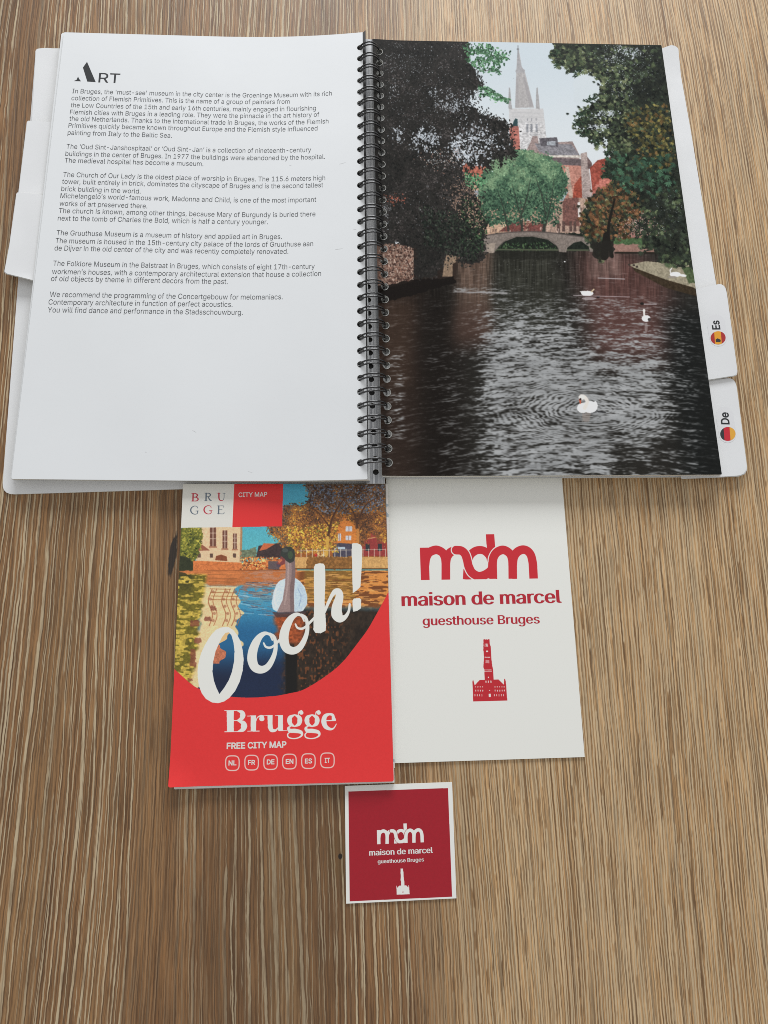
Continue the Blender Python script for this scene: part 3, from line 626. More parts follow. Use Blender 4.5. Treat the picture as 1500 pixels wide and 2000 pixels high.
# ================================================================== printed picture 2: the map cover
MAPQ = [(357.5, 945.5), (753, 944.5), (769, 1526), (330, 1537)]
def Z1(x, y): return (320+x/6.25, 930+y/6.25)
def Z2(x, y): return (540+x/6.25, 930+y/6.25)
def Z3(x, y): return (320+x/6.25, 1230+y/6.25)
def Z4(x, y): return (540+x/6.25, 1230+y/6.25)
def paint_map():
    c = Canvas(MAPQ, 1000, 1400, (214, 56, 54)); X, Y = c.X, c.Y
    red = np.array((214, 52, 52.))
    # sky
    c.img[:] = np.array((74, 158, 184)); c.img += (sstep(950, 1080, Y))[..., None]*np.array((18, 18, 2))
    # cream building
    c.poly([(380, 1000), (472, 1000), (470, 1099), (384, 1096)], (226, 192, 152), tex=0.05)
    c.poly([(383, 1078), (395, 1066), (410, 1074), (409, 1096), (383, 1095)], (222, 190, 152)); c.poly([(384, 1076), (394, 1063), (410, 1075)], (150, 92, 70))
    for a, b, y0, y1 in ((410, 422, 1030, 1067), (434.5, 444, 1036, 1071), (455, 462.5, 1042, 1072)):
        c.poly([(a, y0), (b, y0), (b, y1), (a, y1)], (112, 72, 58)); c.stroke([((a+b)/2, y0), ((a+b)/2, y1)], 1.4, (214, 190, 170))
        for t in (.3, .6): c.stroke([(a, y0+(y1-y0)*t), (b, y0+(y1-y0)*t)], 1.0, (214, 190, 170))
        c.poly([(a-2, y1), (b+2, y1), (b+2, y1+3), (a-2, y1+3)], (168, 118, 90))
    for a in (386, 410, 455): c.poly([(a, 1081), (a+6, 1081), (a+6, 1089), (a, 1089)], (96, 74, 62))
    c.poly([(420, 1094), (422, 1086), (432, 1083), (443, 1087), (444, 1096)], (132, 74, 48), tex=.1)
    c.poly([(470, 1010), (474, 1010), (472, 1098), (468, 1098)], (170, 128, 92))
    # green tree left
    G = [(340, 1030), (392, 1030), (396, 1050), (388, 1075), (380, 1100), (386, 1113), (340, 1118)]
    c.poly(G, (92, 96, 42), jag=3, seed=3, tex=.2)
    c.leaves(G, 1100, 2.1, [(56, 62, 34), (84, 90, 38), (116, 118, 48), (146, 140, 58), (176, 164, 72)], .5, .2, lambda x, y: .5+.9*(fbm(x/12, y/12, 7)-.5)-.003*(y-1060), edge=2, seed=51)
    c.poly([(340, 1085), (372, 1090), (384, 1106), (382, 1118), (340, 1124)], (50, 54, 36), jag=3, tex=.2)
    # houses and walls
    c.poly([(505, 1066), (548, 1060), (560, 1090), (500, 1090)], (64, 50, 50), tex=.2); c.poly([(506, 1076), (515, 1061), (538, 1062), (520, 1073)], (196, 104, 66)); c.poly([(470, 1075), (500, 1070), (500, 1092), (470, 1092)], (110, 120, 96), jag=3, seed=2, tex=.3)
    c.poly([(377, 1095), (475, 1099), (560, 1090), (580, 1096), (580, 1115), (377, 1116)], (206, 118, 66), tex=.22, tscale=2.5)
    c.leaves([(470, 1088), (545, 1088), (545, 1112), (470, 1112)], 300, 1.8, [(230, 150, 80), (190, 100, 50), (240, 190, 120), (120, 70, 44)], .6, seed=52)
    c.poly([(524, 1096), (546, 1096), (546, 1112), (524, 1112)], (96, 82, 84)); c.stroke([(380, 1115), (560, 1113)], 1.6, (92, 52, 30))
    c.poly([(575, 1000), (755, 1000), (757, 1092), (575, 1092)], (150, 88, 44), tex=.2)
    c.poly([(654, 1034), (665, 1012), (683, 1010), (700, 1030), (703, 1090), (652, 1090)], (214, 128, 60), tex=.12)
    for (x, y, w_, h_) in ((675, 1028, 13, 10), (675, 1046, 11, 9), (660, 1042, 6, 14)): c.poly([(x, y), (x+w_, y), (x+w_, y+h_), (x, y+h_)], (206, 206, 214)); c.stroke([(x+w_/2, y), (x+w_/2, y+h_)], 1, (150, 110, 90))
    c.poly([(650, 1060), (690, 1062), (690, 1088), (650, 1088)], (74, 70, 84), tex=.2); c.poly([(654, 1068), (674, 1068), (674, 1073), (654, 1073)], (180, 196, 206))
    c.poly([(708, 1052), (754, 1045), (756, 1086), (708, 1086)], (148, 58, 56), tex=.12); c.poly([(725, 1020), (754, 1016), (754, 1044), (724, 1050)], (150, 66, 56), tex=.1); c.stroke([(708, 1054), (754, 1046)], 2, (206, 150, 110))
    for (x, y) in ((714, 1062), (738, 1062)): c.poly([(x, y), (x+8, y), (x+8, y+14), (x, y+14)], (50, 52, 56))
    c.poly([(622, 1060), (640, 1060), (640, 1088), (622, 1088)], (198, 170, 120), tex=.2); c.ell(617, 1082, 3, 5, (190, 40, 44))
    # autumn tree
    A = [(545, 935), (760, 935), (758, 1062), (735, 1050), (722, 1030), (712, 1060), (700, 1065), (695, 1020), (670, 1008), (655, 1030), (652, 1060), (630, 1070), (600, 1075), (560, 1078), (548, 1050), (545, 1022), (530, 1040), (524, 1024), (540, 1028), (553, 985), (572, 975), (590, 985), (600, 965), (580, 950)]
    A2 = [(555, 990), (575, 985), (596, 990), (606, 962), (590, 940), (760, 935), (758, 1062), (735, 1050), (722, 1030), (712, 1060), (700, 1065), (695, 1020), (670, 1008), (655, 1030), (652, 1060), (630, 1080), (600, 1078), (560, 1078), (548, 1060), (530, 1042), (522, 1028), (545, 1024)]
    c.poly(A2, (108, 74, 52), .82, jag=6, jscale=8, seed=12, tex=.25)
    au = [(62, 46, 40), (92, 62, 44), (126, 82, 48), (156, 98, 50), (182, 120, 52), (206, 148, 60), (226, 176, 82)]
    c.leaves(A2, 10000, 1.5, au, .5, .17, lambda x, y: .12+.0046*(y-950)+.9*(fbm(x/16, y/14, 9)-.5), edge=4, seed=53)
    c.leaves([(560, 1030), (660, 1020), (660, 1078), (565, 1080)], 900, 2.0, au[2:]+[(230, 190, 70), (120, 116, 50)], .5, .2, seed=54)
    c.leaves([(598, 945), (750, 945), (750, 1000), (640, 1005), (605, 985)], 700, 1.7, [(104, 112, 130), (126, 134, 150), (84, 96, 118), (110, 90, 80)], .6, seed=55)
    for pts_, w0 in (([(640, 1090), (641, 1050), (650, 1010), (672, 975), (700, 946)], 6), ([(645, 1030), (620, 1000), (600, 990)], 3), ([(700, 1062), (698, 1030), (690, 1000), (670, 975)], 6), ([(698, 1020), (716, 985), (748, 968)], 4), ([(700, 1040), (712, 1020), (735, 1000)], 3)):
        c.stroke(pts_, list(np.linspace(w0, 1, len(pts_))), (86, 56, 40))
    c.stroke([(638, 1090), (640, 1050)], 6, (206, 160, 74)); c.stroke([(699, 1062), (699, 1035)], 6, (196, 130, 66))
    c.poly([(576, 1088), (760, 1088), (760, 1111), (576, 1111)], (204, 158, 98), tex=.16); c.poly([(600, 1086), (700, 1088), (696, 1111), (600, 1111)], (140, 96, 50), jag=3, tex=.3, seed=4)
    c.stroke([(576, 1111), (760, 1111)], 2.4, (94, 62, 34))
    for x in range(588, 756, 11): c.stroke([(x, 1072), (x, 1088)], 1, (224, 214, 196))
    c.stroke([(580, 1076), (752, 1073)], .8, (214, 200, 180))
    # water
    ry = (Y-1100).clip(1)**0.72; n = .6*fbm((X-500)/26, ry*.75, 81, 2)+.4*vn((X-500)/9, ry*1.6, 85)
    yv = Y+(n-.5)*14*sstep(1260, 1130, Y); xv = X+(vn(X/30, Y/7, 88)-.5)*9*sstep(1110, 1200, Y)
    b = np.array((70, 150, 182))[None, None]*(1-sstep(1170, 1240, Y))[..., None]+np.array((38, 98, 140))[None, None]*(sstep(1170, 1240, Y)*(1-sstep(1250, 1310, Y)))[..., None]+np.array((28, 40, 66))[None, None]*(sstep(1250, 1310, Y))[..., None]
    wat = b
    def put(mk, col):
        nonlocal wat
        wat = wat*(1-mk[..., None])+(np.array(col, float)[None, None] if np.ndim(col) == 1 else col)*mk[..., None]
    tx = (1+.35*(n-.5))[..., None]
    up = sstep(1150, 1138, yv); put(up, np.array((196, 116, 66))*tx)
    put(sstep(1190, 1140, yv)*sstep(470, 480, xv)*(n > .47)*.9, np.array((172, 120, 92))*tx)
    oran = sstep(575, 590, xv)*sstep(1196, 1180, yv); put(oran, np.where((n > .5)[..., None], np.array((214, 140, 70)), np.array((120, 70, 36)))+0*wat)
    put(sstep(590, 600, xv)*sstep(700, 690, xv)*sstep(1180, 1170, yv)*.6, np.array((150, 120, 52))*tx)
    dk = sstep(548, 572, xv+(yv-1230)*.05)*sstep(1182, 1196, yv); put(dk, np.array((46, 36, 28))*(.6+.8*fbm(X/5, Y/8, 91))[..., None])
    put(dk*sstep(700, 640, X)*(vn(X/3, Y/5, 92) > .72)*.8, np.array((120, 70, 40))*tx)
    put(sstep(532, 545, xv)*sstep(600, 585, xv)*sstep(1195, 1203, yv)*sstep(1262, 1250, yv), np.array((150, 74, 40))*(.6+.8*fbm(X/4, Y/3, 93))[..., None])
    put(sstep(556, 560, X)*sstep(582, 578, X)*sstep(1262, 1268, Y), (22, 20, 18)+0*wat)
    edge = 466+6*np.sin(Y/11.)+4*np.sin(Y/5.)+(Y > 1180)*2-(Y-1255).clip(0)*0.95
    cream = sstep(388, 396, xv)*sstep(1, -1, xv-edge)*sstep(1140, 1150, yv)
    leftfill = sstep(1225, 1235, Y)*sstep(1, -1, xv-edge)*(X < 480)
    put(np.maximum(cream, leftfill), np.array((232, 200, 150))*(1+.12*(fbm(X/9, Y/5, 95)-.5))[..., None])
    gl = sstep(398, 388, xv+(yv-1200)*.14)*sstep(1118, 1125, Y); put(gl, np.where((n > .52)[..., None], np.array((190, 164, 72)), np.array((110, 100, 36)))*(.7+.6*fbm(X/3.5, Y/3.5, 96))[..., None])
    put(sstep(380, 370, X)*sstep(1180, 1120, Y)*(n < .55)*.8, np.array((52, 52, 30))+0*wat)
    wm = sstep(1113, 1115, Y)[..., None]; c.img = c.img*(1-wm)+wat*wm
    for x0, dx in ((411, 2), (437, 3), (455, 6)):
        pts_ = [(x0+4*math.sin(y/9.), y) for y in range(1150, 1226, 8)]
        c.stroke([(p[0], p[1]) for p in pts_], 1.6, (164, 104, 70)); c.stroke([(p[0]+8+dx*.4, p[1]) for p in pts_], 1.3, (164, 104, 70))
        for y in range(1156, 1220, 14): c.ell(x0+4+4*math.sin(y/9.), y, 3, 3, (150, 92, 70), alpha=.6)
    for (x, y, w_, h_) in ((372, 1212, 16, 11), (400, 1206, 12, 7), (412, 1184, 9, 8), (380, 1246, 12, 10), (372, 1268, 9, 34), (388, 1310, 12, 4), (366, 1326, 8, 3)):
        c.poly([(x, y), (x+w_, y-1), (x+w_+2, y+h_), (x-1, y+h_)], (128, 70, 54), .8, jag=2, jscale=3, seed=int(x))
    c.poly([(424, 1258), (444, 1266), (436, 1286), (418, 1292)], (176, 100, 74), jag=3, tex=.3)
    for y in range(1122, 1176, 7): c.stroke([(400+(y*13) % 30, y), (440+(y*7) % 40, y+1)], 1.1, (150, 92, 52))
    for k in range(90): x = 462+RNG.random()*70; y = 1136+RNG.random()**1.4*66; c.stroke([(x, y), (x+5+RNG.random()*9, y+1.5), (x+10+RNG.random()*14, y+2)], .8, ((60, 84, 112), (120, 90, 90), (150, 190, 206))[k % 3])
    for k in range(120): x = 592+RNG.random()*140; y = 1120+RNG.random()*60; c.stroke([(x, y), (x+12+RNG.random()*16, y+RNG.normal(0, .6))], .8, ((234, 178, 110), (110, 62, 34), (206, 150, 84))[k % 3])
    # swan
    bd = (204, 218, 228)
    c.poly([(556, 1130), (547, 1134), (540, 1141), (534, 1157), (530.5, 1178), (533, 1190), (545, 1197), (574, 1198), (592, 1193), (600, 1180), (600, 1164), (595, 1146), (586, 1135), (577, 1129)], bd)
    c.poly([(576, 1131), (586, 1137), (595, 1150), (600, 1166), (599, 1180), (588, 1192), (576, 1194)], (186, 205, 220), .8, jag=1); c.stroke([(582, 1150), (588, 1165), (584, 1184)], 1.5, (150, 172, 194)); c.stroke([(540, 1150), (536, 1168), (540, 1186)], 2.5, (222, 232, 238))
    c.poly([(556, 1090), (576, 1086), (577, 1120), (574, 1160), (575, 1196), (560, 1197), (541, 1195), (552, 1172), (557, 1140), (558, 1112)], (150, 126, 122))
    c.poly([(569, 1092), (576, 1088), (577, 1120), (574, 1160), (575, 1196), (567, 1197), (566, 1150), (570, 1120)], (116, 96, 96), .8)
    c.stroke([(563, 1100), (562, 1140), (556, 1180)], 3, (172, 148, 142))
    c.poly([(548, 1080), (551, 1072), (559, 1067.5), (568, 1068), (575, 1074), (576.5, 1086), (574, 1096), (566, 1100), (560, 1096), (555, 1092), (549, 1090)], (54, 58, 54)); c.ell(567, 1084, 5, 8, (66, 80, 60)); c.ell(557, 1075, 6, 4, (74, 78, 74))
    c.poly([(549, 1086), (557, 1092), (557, 1101), (549, 1105), (543, 1104), (540, 1101), (545, 1095)], (128, 66, 64)); c.poly([(540, 1101), (549, 1104), (547, 1108), (541, 1107)], (84, 70, 84)); c.poly([(543, 1096), (549, 1091), (552, 1094), (545, 1101)], (196, 112, 80))
    c.poly([(532, 1196), (600, 1194), (590, 1204), (540, 1206)], (70, 56, 60), .8)
    c.img = blur(c.img, 1); c.img *= (1+.12*(vn(X/1.6, Y/1.6, 99)-.5))[..., None]
    # red foot
    curve = [Z3(150, 500), Z3(320, 650), Z3(420, 715), Z3(620, 780), Z3(830, 818), Z3(1080, 828), Z3(1300, 812), Z4(0, 806), Z4(160, 775), Z4(330, 730), Z4(580, 580), Z4(800, 400), Z4(1000, 150), Z4(1110, 0), Z2(1200, 1720), Z2(1330, 1485), (756, 1160)]
    # smooth
    cc = np.array(curve); e = np.vstack([2*cc[0]-cc[1], cc, 2*cc[-1]-cc[-2]]); sm = []
    for i in range(1, len(e)-2):
        for t in np.linspace(0, 1, 6, endpoint=False):
            sm.append(0.5*(2*e[i]+(e[i+1]-e[i-1])*t+(2*e[i-1]-5*e[i]+4*e[i+1]-e[i+2])*t*t+(-e[i-1]+3*e[i]-3*e[i+1]+e[i+2])*t**3))
    c.poly([(320, 1285)]+[tuple(p) for p in sm]+[(800, 1100), (800, 1560), (300, 1560)], red, tex=0.02)
    # header panels
    c.poly([(340, 930), (456.5, 930), (452.5, 1029.5), (340, 1031)], (214, 212, 204)); c.poly([(457.5, 930), (553.5, 930), (551, 1028), (453.6, 1029.5)], red); c.stroke([(457, 940), (453, 1030)], 1.6, (236, 214, 206))
    # brushed word
    wt = (222, 220, 213)
    O = [(438.4, 1224.4), (430, 1226), (422, 1230), (414, 1238), (407, 1248), (400, 1260), (393, 1275), (388.5, 1290), (386, 1306), (386, 1322), (388.5, 1340), (394, 1354), (402, 1365), (414, 1372), (426, 1373.5), (438, 1370), (448, 1363), (459, 1350), (468, 1332), (474, 1310), (476, 1288), (474, 1270), (470, 1253), (464, 1241), (456, 1231), (447, 1225)]
    c.poly(O, wt)
    inner = [(440.5, 1236), (434, 1244), (428, 1256), (421, 1272), (416.5, 1292), (415, 1312), (418, 1330), (423, 1344), (428.5, 1355.5), (438, 1343), (447, 1328), (453, 1312), (457, 1292), (458, 1272), (456, 1255), (452, 1241), (447, 1235)]
    return c, wt, O, inner
def finish_map():
    c, wt, O, inner = paint_map()
    # the inside of the big O shows the picture again
    X, Y = c.X, c.Y
    sl, mk = c.mask(inner)
    x, y = X[sl], Y[sl]
    col = np.where((y < 1300)[..., None], np.array((36, 92, 132)), np.array((30, 42, 68)))+0*c.img[sl]
    t = sstep(1255, 1330, y)[..., None]; col = np.array((38, 98, 140))*(1-t)+np.array((28, 38, 62))*t
    cr = ((x-422) < (1252-y)*1.0+14+3*np.sin(y/3)) & (y < 1262); col = np.where(cr[..., None], np.array((226, 184, 132)), col)
    br = ((x < 444-np.abs(y-1278)*.95+2*np.sin(y/2.))) & (y > 1258) & (y < 1296); col = np.where(br[..., None], np.array((188, 112, 82))*(.75+.5*fbm(x/3, y/3, 5))[..., None], col)
    c.img[sl] = np.where(mk[..., None], col, c.img[sl])
    # small o, o, h, !
    def small_o(P, dx=0, dy=0):
        s1 = [(532, 1250), (527, 1240), (518, 1237), (508, 1243), (500, 1255), (494, 1271), (492.5, 1288), (498, 1303), (510, 1308), (522, 1303), (531, 1290), (537, 1274), (538.5, 1258), (535, 1244), (527, 1238)]
        wd = [3, 4, 7, 11, 15, 17, 18, 16, 14, 12, 10, 8, 7, 6, 5]
        c.stroke([(a+dx, b+dy) for a, b in s1], wd, wt)
        c.stroke([(515+dx, 1256+dy), (519+dx, 1263+dy), (527+dx, 1265+dy), (535+dx, 1261+dy), (546+dx, 1250+dy), (556+dx, 1240+dy)], [3, 4, 4.5, 4.5, 5, 5], wt)
    small_o(None); small_o(None, 62, -37)
    # h
    c.poly([(613, 1108), (616, 1102), (624, 1100), (632, 1101), (635, 1106), (635.5, 1140), (634, 1175), (637, 1222), (636, 1232), (626, 1237), (616, 1236), (612, 1230), (613.5, 1180), (613, 1140)], wt)
    c.stroke([(634, 1195), (640, 1180), (648, 1163)], [5, 6, 7], wt)
    c.stroke([(646, 1166), (654, 1156), (661, 1156), (663, 1166), (658, 1185), (658, 1200), (664, 1208), (674, 1205), (681, 1194), (683, 1180)], [6, 10, 13, 15, 19, 21, 15, 8, 5, 4], wt)
    # !
    c.poly([(687, 1063), (689, 1061), (698, 1061), (705, 1064), (707.5, 1070), (707, 1100), (704, 1146), (697, 1153), (689, 1158.5), (688, 1120)], wt)
    c.poly([(688.5, 1173), (691, 1169), (702, 1168), (705.5, 1171), (705, 1188), (698, 1193), (690, 1195), (689, 1190)], wt)
    # serif heading on the foot: B r u g g e (thick and hairline strokes)
    w = (222, 222, 214)
    def U(x0, y0, x1, y1):
        return lambda x, y: (x0+(x1-x0)*x, y0+(y1-y0)*y)
    u = U(438.4, 1387, 480.8, 1430)                       # B
    c.poly([u(.10, .02), u(.43, .02), u(.43, .97), u(.12, .98)], w)
    c.poly([u(.0, 0), u(.62, 0), u(.62, .035), u(.0, .035)], w); c.poly([u(.0, .965), u(.66, .955), u(.66, .99), u(.0, 1.0)], w); c.poly([u(.42, .455), u(.66, .455), u(.66, .49), u(.42, .49)], w)
    c.stroke([u(.58, .02), u(.80, .10), u(.84, .24), u(.78, .38), u(.58, .47)], [1.5, 7, 10, 7, 1.5], w); c.stroke([u(.60, .48), u(.85, .58), u(.90, .73), u(.84, .88), u(.60, .975)], [1.5, 8, 11.5, 8, 1.5], w)
    u = U(483, 1397, 516, 1429)                           # r
    c.poly([u(.20, .03), u(.52, .0), u(.52, .96), u(.20, .97)], w); c.poly([u(.0, .03), u(.4, .0), u(.4, .05), u(.0, .07)], w); c.poly([u(.0, .955), u(.72, .94), u(.72, .985), u(.0, 1.0)], w)
    c.stroke([u(.50, .38), u(.60, .14), u(.78, .04), u(.90, .08)], [1.5, 1.8, 3, 5], w); c.ell(*u(.86, .21), 5.2, 5.0, w)
    u = U(514, 1396.5, 560, 1428.5)                       # u
    c.poly([u(.18, .02), u(.40, .0), u(.40, .78), u(.20, .74)], w); c.poly([u(.0, .02), u(.4, .0), u(.4, .045), u(.0, .06)], w); c.stroke([u(.30, .72), u(.36, .92), u(.52, .94), u(.63, .78)], [9, 7, 4, 1.6], w)
    c.poly([u(.63, .02), u(.84, .0), u(.84, .94), u(.63, .95)], w); c.poly([u(.5, .02), u(.8, .0), u(.8, .045), u(.5, .06)], w); c.poly([u(.66, .95), u(1.0, .92), u(1.0, .96), u(.66, .99)], w)
    for bx in (560.5, 594.5):                             # g
        c.stroke([(bx+15, 1396), (bx+6.5, 1401), (bx+5, 1407), (bx+7, 1414), (bx+15, 1419)], [2, 7, 9, 7, 2], w); c.stroke([(bx+15, 1396), (bx+23.5, 1401), (bx+25, 1407), (bx+23, 1414), (bx+15, 1419)], [2, 7, 9, 7, 2], w)
        c.stroke([(bx+22, 1398), (bx+23, 1391), (bx+28, 1389)], [1.6, 2, 4], w); c.ell(bx+28, 1392, 4.2, 4, w)
        c.stroke([(bx+8, 1418), (bx+2.5, 1422), (bx+6, 1427), (bx+16, 1427.5), (bx+27, 1430), (bx+29, 1436), (bx+22, 1441), (bx+12, 1442.5), (bx+3, 1440), (bx+1.5, 1434), (bx+7, 1429)], [1.6, 4, 7, 7.5, 6, 3.5, 2.2, 2, 2.4, 2.4, 1.6], w)
    c.stroke([(654.5, 1406), (650, 1397), (643, 1395), (635, 1399), (632.5, 1409), (636, 1419), (645, 1424), (652, 1422), (657, 1414)], [1.6, 5, 4, 7.5, 9.5, 8, 4.5, 2.4, 1.4], w); c.poly([(636, 1406.5), (656.5, 1405.5), (656, 1408), (636, 1408.5)], w)
    c.poly([(648, 1396), (653, 1398), (656.5, 1406), (648, 1407)], w)
    # language badges
    for (x, y) in ((454, 1490.5), (491.5, 1489.5), (528.5, 1488.4), (565.3, 1487.3), (602.4, 1486.5), (639.5, 1485)):
        pts_ = []
        for a in np.linspace(0, 2*math.pi, 25):
            ca, sa = math.cos(a), math.sin(a); q = (abs(ca)**3.2+abs(sa)**3.2)**(-1/3.2); pts_.append((x+13.2*ca*q, y+14.3*sa*q))
        c.stroke(pts_, 2.0, (236, 190, 182))
    # logo capitals in the white panel
    rd = (176, 42, 58); sl_ = (92, 104, 116)
    def L(ch_, x0, y0, x1, y1, col, col2=None):
        f = U(x0, y0, x1, y1); T, t = 2.5, 1.0
        col2 = col2 or col
        if ch_ in 'BRE':
            c.stroke([f(.2, .04), f(.17, .96)], T, col); c.stroke([f(.0, .03), f(.3, .03)], t, col); c.stroke([f(-.02, .97), f(.34, .97)], t, col)
        if ch_ in 'BR': c.stroke([f(.2, .04), f(.6, .05), f(.82, .24), f(.6, .46), f(.2, .48)], [t, 1.6, T, 1.6, t], col)
        if ch_ == 'B': c.stroke([f(.2, .48), f(.7, .52), f(.92, .74), f(.7, .95), f(.2, .97)], [t, 1.6, T, 1.6, t], col)
        if ch_ == 'R': c.stroke([f(.45, .48), f(.75, .9), f(.98, .98)], [1.4, T, t], col)
        if ch_ == 'U':
            c.stroke([f(.2, .03), f(.2, .6), f(.3, .9), f(.55, .98), f(.75, .9)], [T, T, 2, 1.4, t], col); c.stroke([f(.75, .9), f(.84, .6), f(.86, .03)], [t, t, t], col2); c.stroke([f(.02, .03), f(.36, .03)], t, col); c.stroke([f(.7, .03), f(1., .03)], t, col2)
        if ch_ == 'G': c.stroke([f(.88, .25), f(.8, .06), f(.5, .0), f(.18, .18), f(.06, .5), f(.2, .84), f(.55, 1.), f(.86, .88), f(.86, .6)], [t, t, 1.2, 2.1, T, 2.1, 1.2, 1.3, 1.8], col); c.stroke([f(.66, .6), f(1., .6)], t, col)
        if ch_ == 'E': c.stroke([f(.2, .03), f(.85, .03), f(.88, .2)], t, col); c.stroke([f(.2, .48), f(.66, .48)], t, col); c.stroke([f(.2, .97), f(.86, .97), f(.95, .78)], t, col)
    L('B', 374.5, 963.5, 388, 979, rd); L('R', 400, 962.8, 413.5, 978, sl_); L('U', 424.5, 962.8, 440, 978, rd, sl_)
    L('G', 371.5, 988.4, 388, 1004.4, sl_); L('G', 397.5, 987.6, 414.5, 1003.9, rd); L('E', 424.5, 987.6, 438.5, 1003.9, sl_)
    c.img += (RNG.random(c.img.shape[:2])-0.5)[..., None]*4
    return c.image('map_cover_print', 1.22, 0.004)

# ================================================================== the guest-house logo, drawn in its own units and placed on both cards
def draw_logo(c, A, red, bg):
    """A maps logo units to picture coordinates"""
    k = math.hypot(*(np.array(A(1, 0))-np.array(A(0, 0))))
    W = 57*k; g = 7*k
    st = lambda pts, w_, col, butt=False: c.stroke([A(*p) for p in pts], w_, col, butt)
    line = lambda a, b, w_, col: st([a, b], w_, col, True)
    line((275, 490), (283, 712), W, red); line((424, 590), (424, 711), W, red); line((574, 640), (570, 709), W, red)
    st([(281, 610), (288, 562), (308, 525), (345, 507), (372, 508), (402, 526), (419, 560), (424, 600)], W, red)
    st([(424, 600), (432, 556), (456, 522), (494, 507), (524, 510)], W, red)
    line((727, 398), (742, 600), W*.98, red)
    top = [(575, 596), (590, 545), (622, 515), (656, 506), (690, 514), (722, 545), (734, 580)]
    st(top, W*.92, red)
    S_ = [(494, 507), (530, 511), (556, 535), (570, 575), (580, 618), (602, 660), (640, 684), (672, 684), (708, 668), (738, 640), (744, 600)]
    st(S_, W+2*g, bg); st(S_, W, red)
    m2 = [(744, 610), (750, 560), (772, 524), (808, 506), (838, 512), (866, 536), (879, 572), (882, 610)]
    st([(738, 640), (744, 600), (750, 560), (772, 524), (800, 508)], W+2*g, bg)
    st(S_[4:], W, red); line((727, 398), (731, 468), W*.98, red)
    st(m2, W, red); line((744, 590), (747, 704), W, red); line((882, 600), (883, 704), W, red)
    st([(882, 610), (890, 556), (914, 520), (950, 504), (982, 512), (1006, 540), (1018, 585), (1022, 620)], W, red); line((1021, 610), (1026, 702), W, red)
    c.poly([A(*p) for p in ((700, 398), (756, 398), (756, 440), (700, 440))], red)
    # trim along the base line
    c.poly([A(*p) for p in ((200, 712.5), (1100, 702.5), (1100, 745), (200, 745))], bg)
def draw_belfry(c, A, red, bg, detail=True):
    pts = [(682, 1120), (688, 1116), (694, 1122), (700, 1117), (708, 1122), (716, 1117), (724, 1120), (725, 1150), (732, 1170), (735, 1240), (742, 1300), (748, 1325), (751, 1395), (785, 1394), (822, 1430), (824, 1392), (829, 1388), (834, 1405), (837, 1430), (845, 1538), (612, 1545), (606, 1410), (611, 1394), (616, 1412), (622, 1434), (655, 1398), (690, 1397), (688, 1325), (681, 1310), (686, 1240), (681, 1190)]
    c.poly([A(*p) for p in pts], red)
    R_ = lambda x, y, w_, h_, a=1: c.poly([A(x, y), A(x+w_, y), A(x+w_, y+h_), A(x, y+h_)], bg, a)
    R_(718, 1492, 14, 22); R_(720, 1476-10, 8, 5)
    if not detail: return
    for x in (691, 700, 709): R_(x, 1148, 4, 22)
    R_(700, 1196, 14, 10); R_(690, 1238, 38, 7, .8); R_(696, 1260, 26, 22, .55); R_(688, 1326, 52, 5, .7); R_(688, 1335, 52, 7, .6); R_(713, 1375, 6, 9)
    for x in (696, 712, 730): R_(x, 1402, 7, 14, .9)
    for x in (624, 640, 656, 672, 757, 773, 789, 805, 820): R_(x, 1441, 7, 7, .8); R_(x+2, 1464, 6, 12, .85); R_(x-3, 1494, 5, 15, .8)
CARDQ = [(754, 936), (1097.5, 933), (1142, 1478.5), (770, 1490.5)]
def paint_card():
    c = Canvas(CARDQ, 900, 1340, (217, 216, 209))
    A = lambda x, y: (750+x/3.51, 930+y/3.51)
    draw_logo(c, A, (186, 36, 46), (217, 216, 209)); draw_belfry(c, A, (176, 34, 44), (217, 216, 209))
    return c.image('card_print', 1.28)
SQQ = [(673.5, 1535), (883, 1527.5), (891.5, 1754.5), (676, 1765)]
def paint_square():
    wt = (214, 216, 210)
    c = Canvas(SQQ, 860, 920, wt)
    Z = lambda x, y: (650+x/5.556, 1500+y/5.556)
    c.poly([Z(170, 255), Z(1250, 218), Z(1295, 1397), Z(183, 1447)], (149, 20, 35), tex=.03)
    def A(x, y):
        t = (x-255)/798.; h_ = (712-10*t-y)
        return Z(482+506*t+h_*.008, 828-22*t-h_*0.69)
    draw_logo(c, A, wt, (149, 20, 35))
    def B(x, y):
        return Z(763+(x-727)*.60, 1372-(1541-y)*.665)
    draw_belfry(c, B, wt, (149, 20, 35), False)
    return c.image('square_card_print', 1.28)


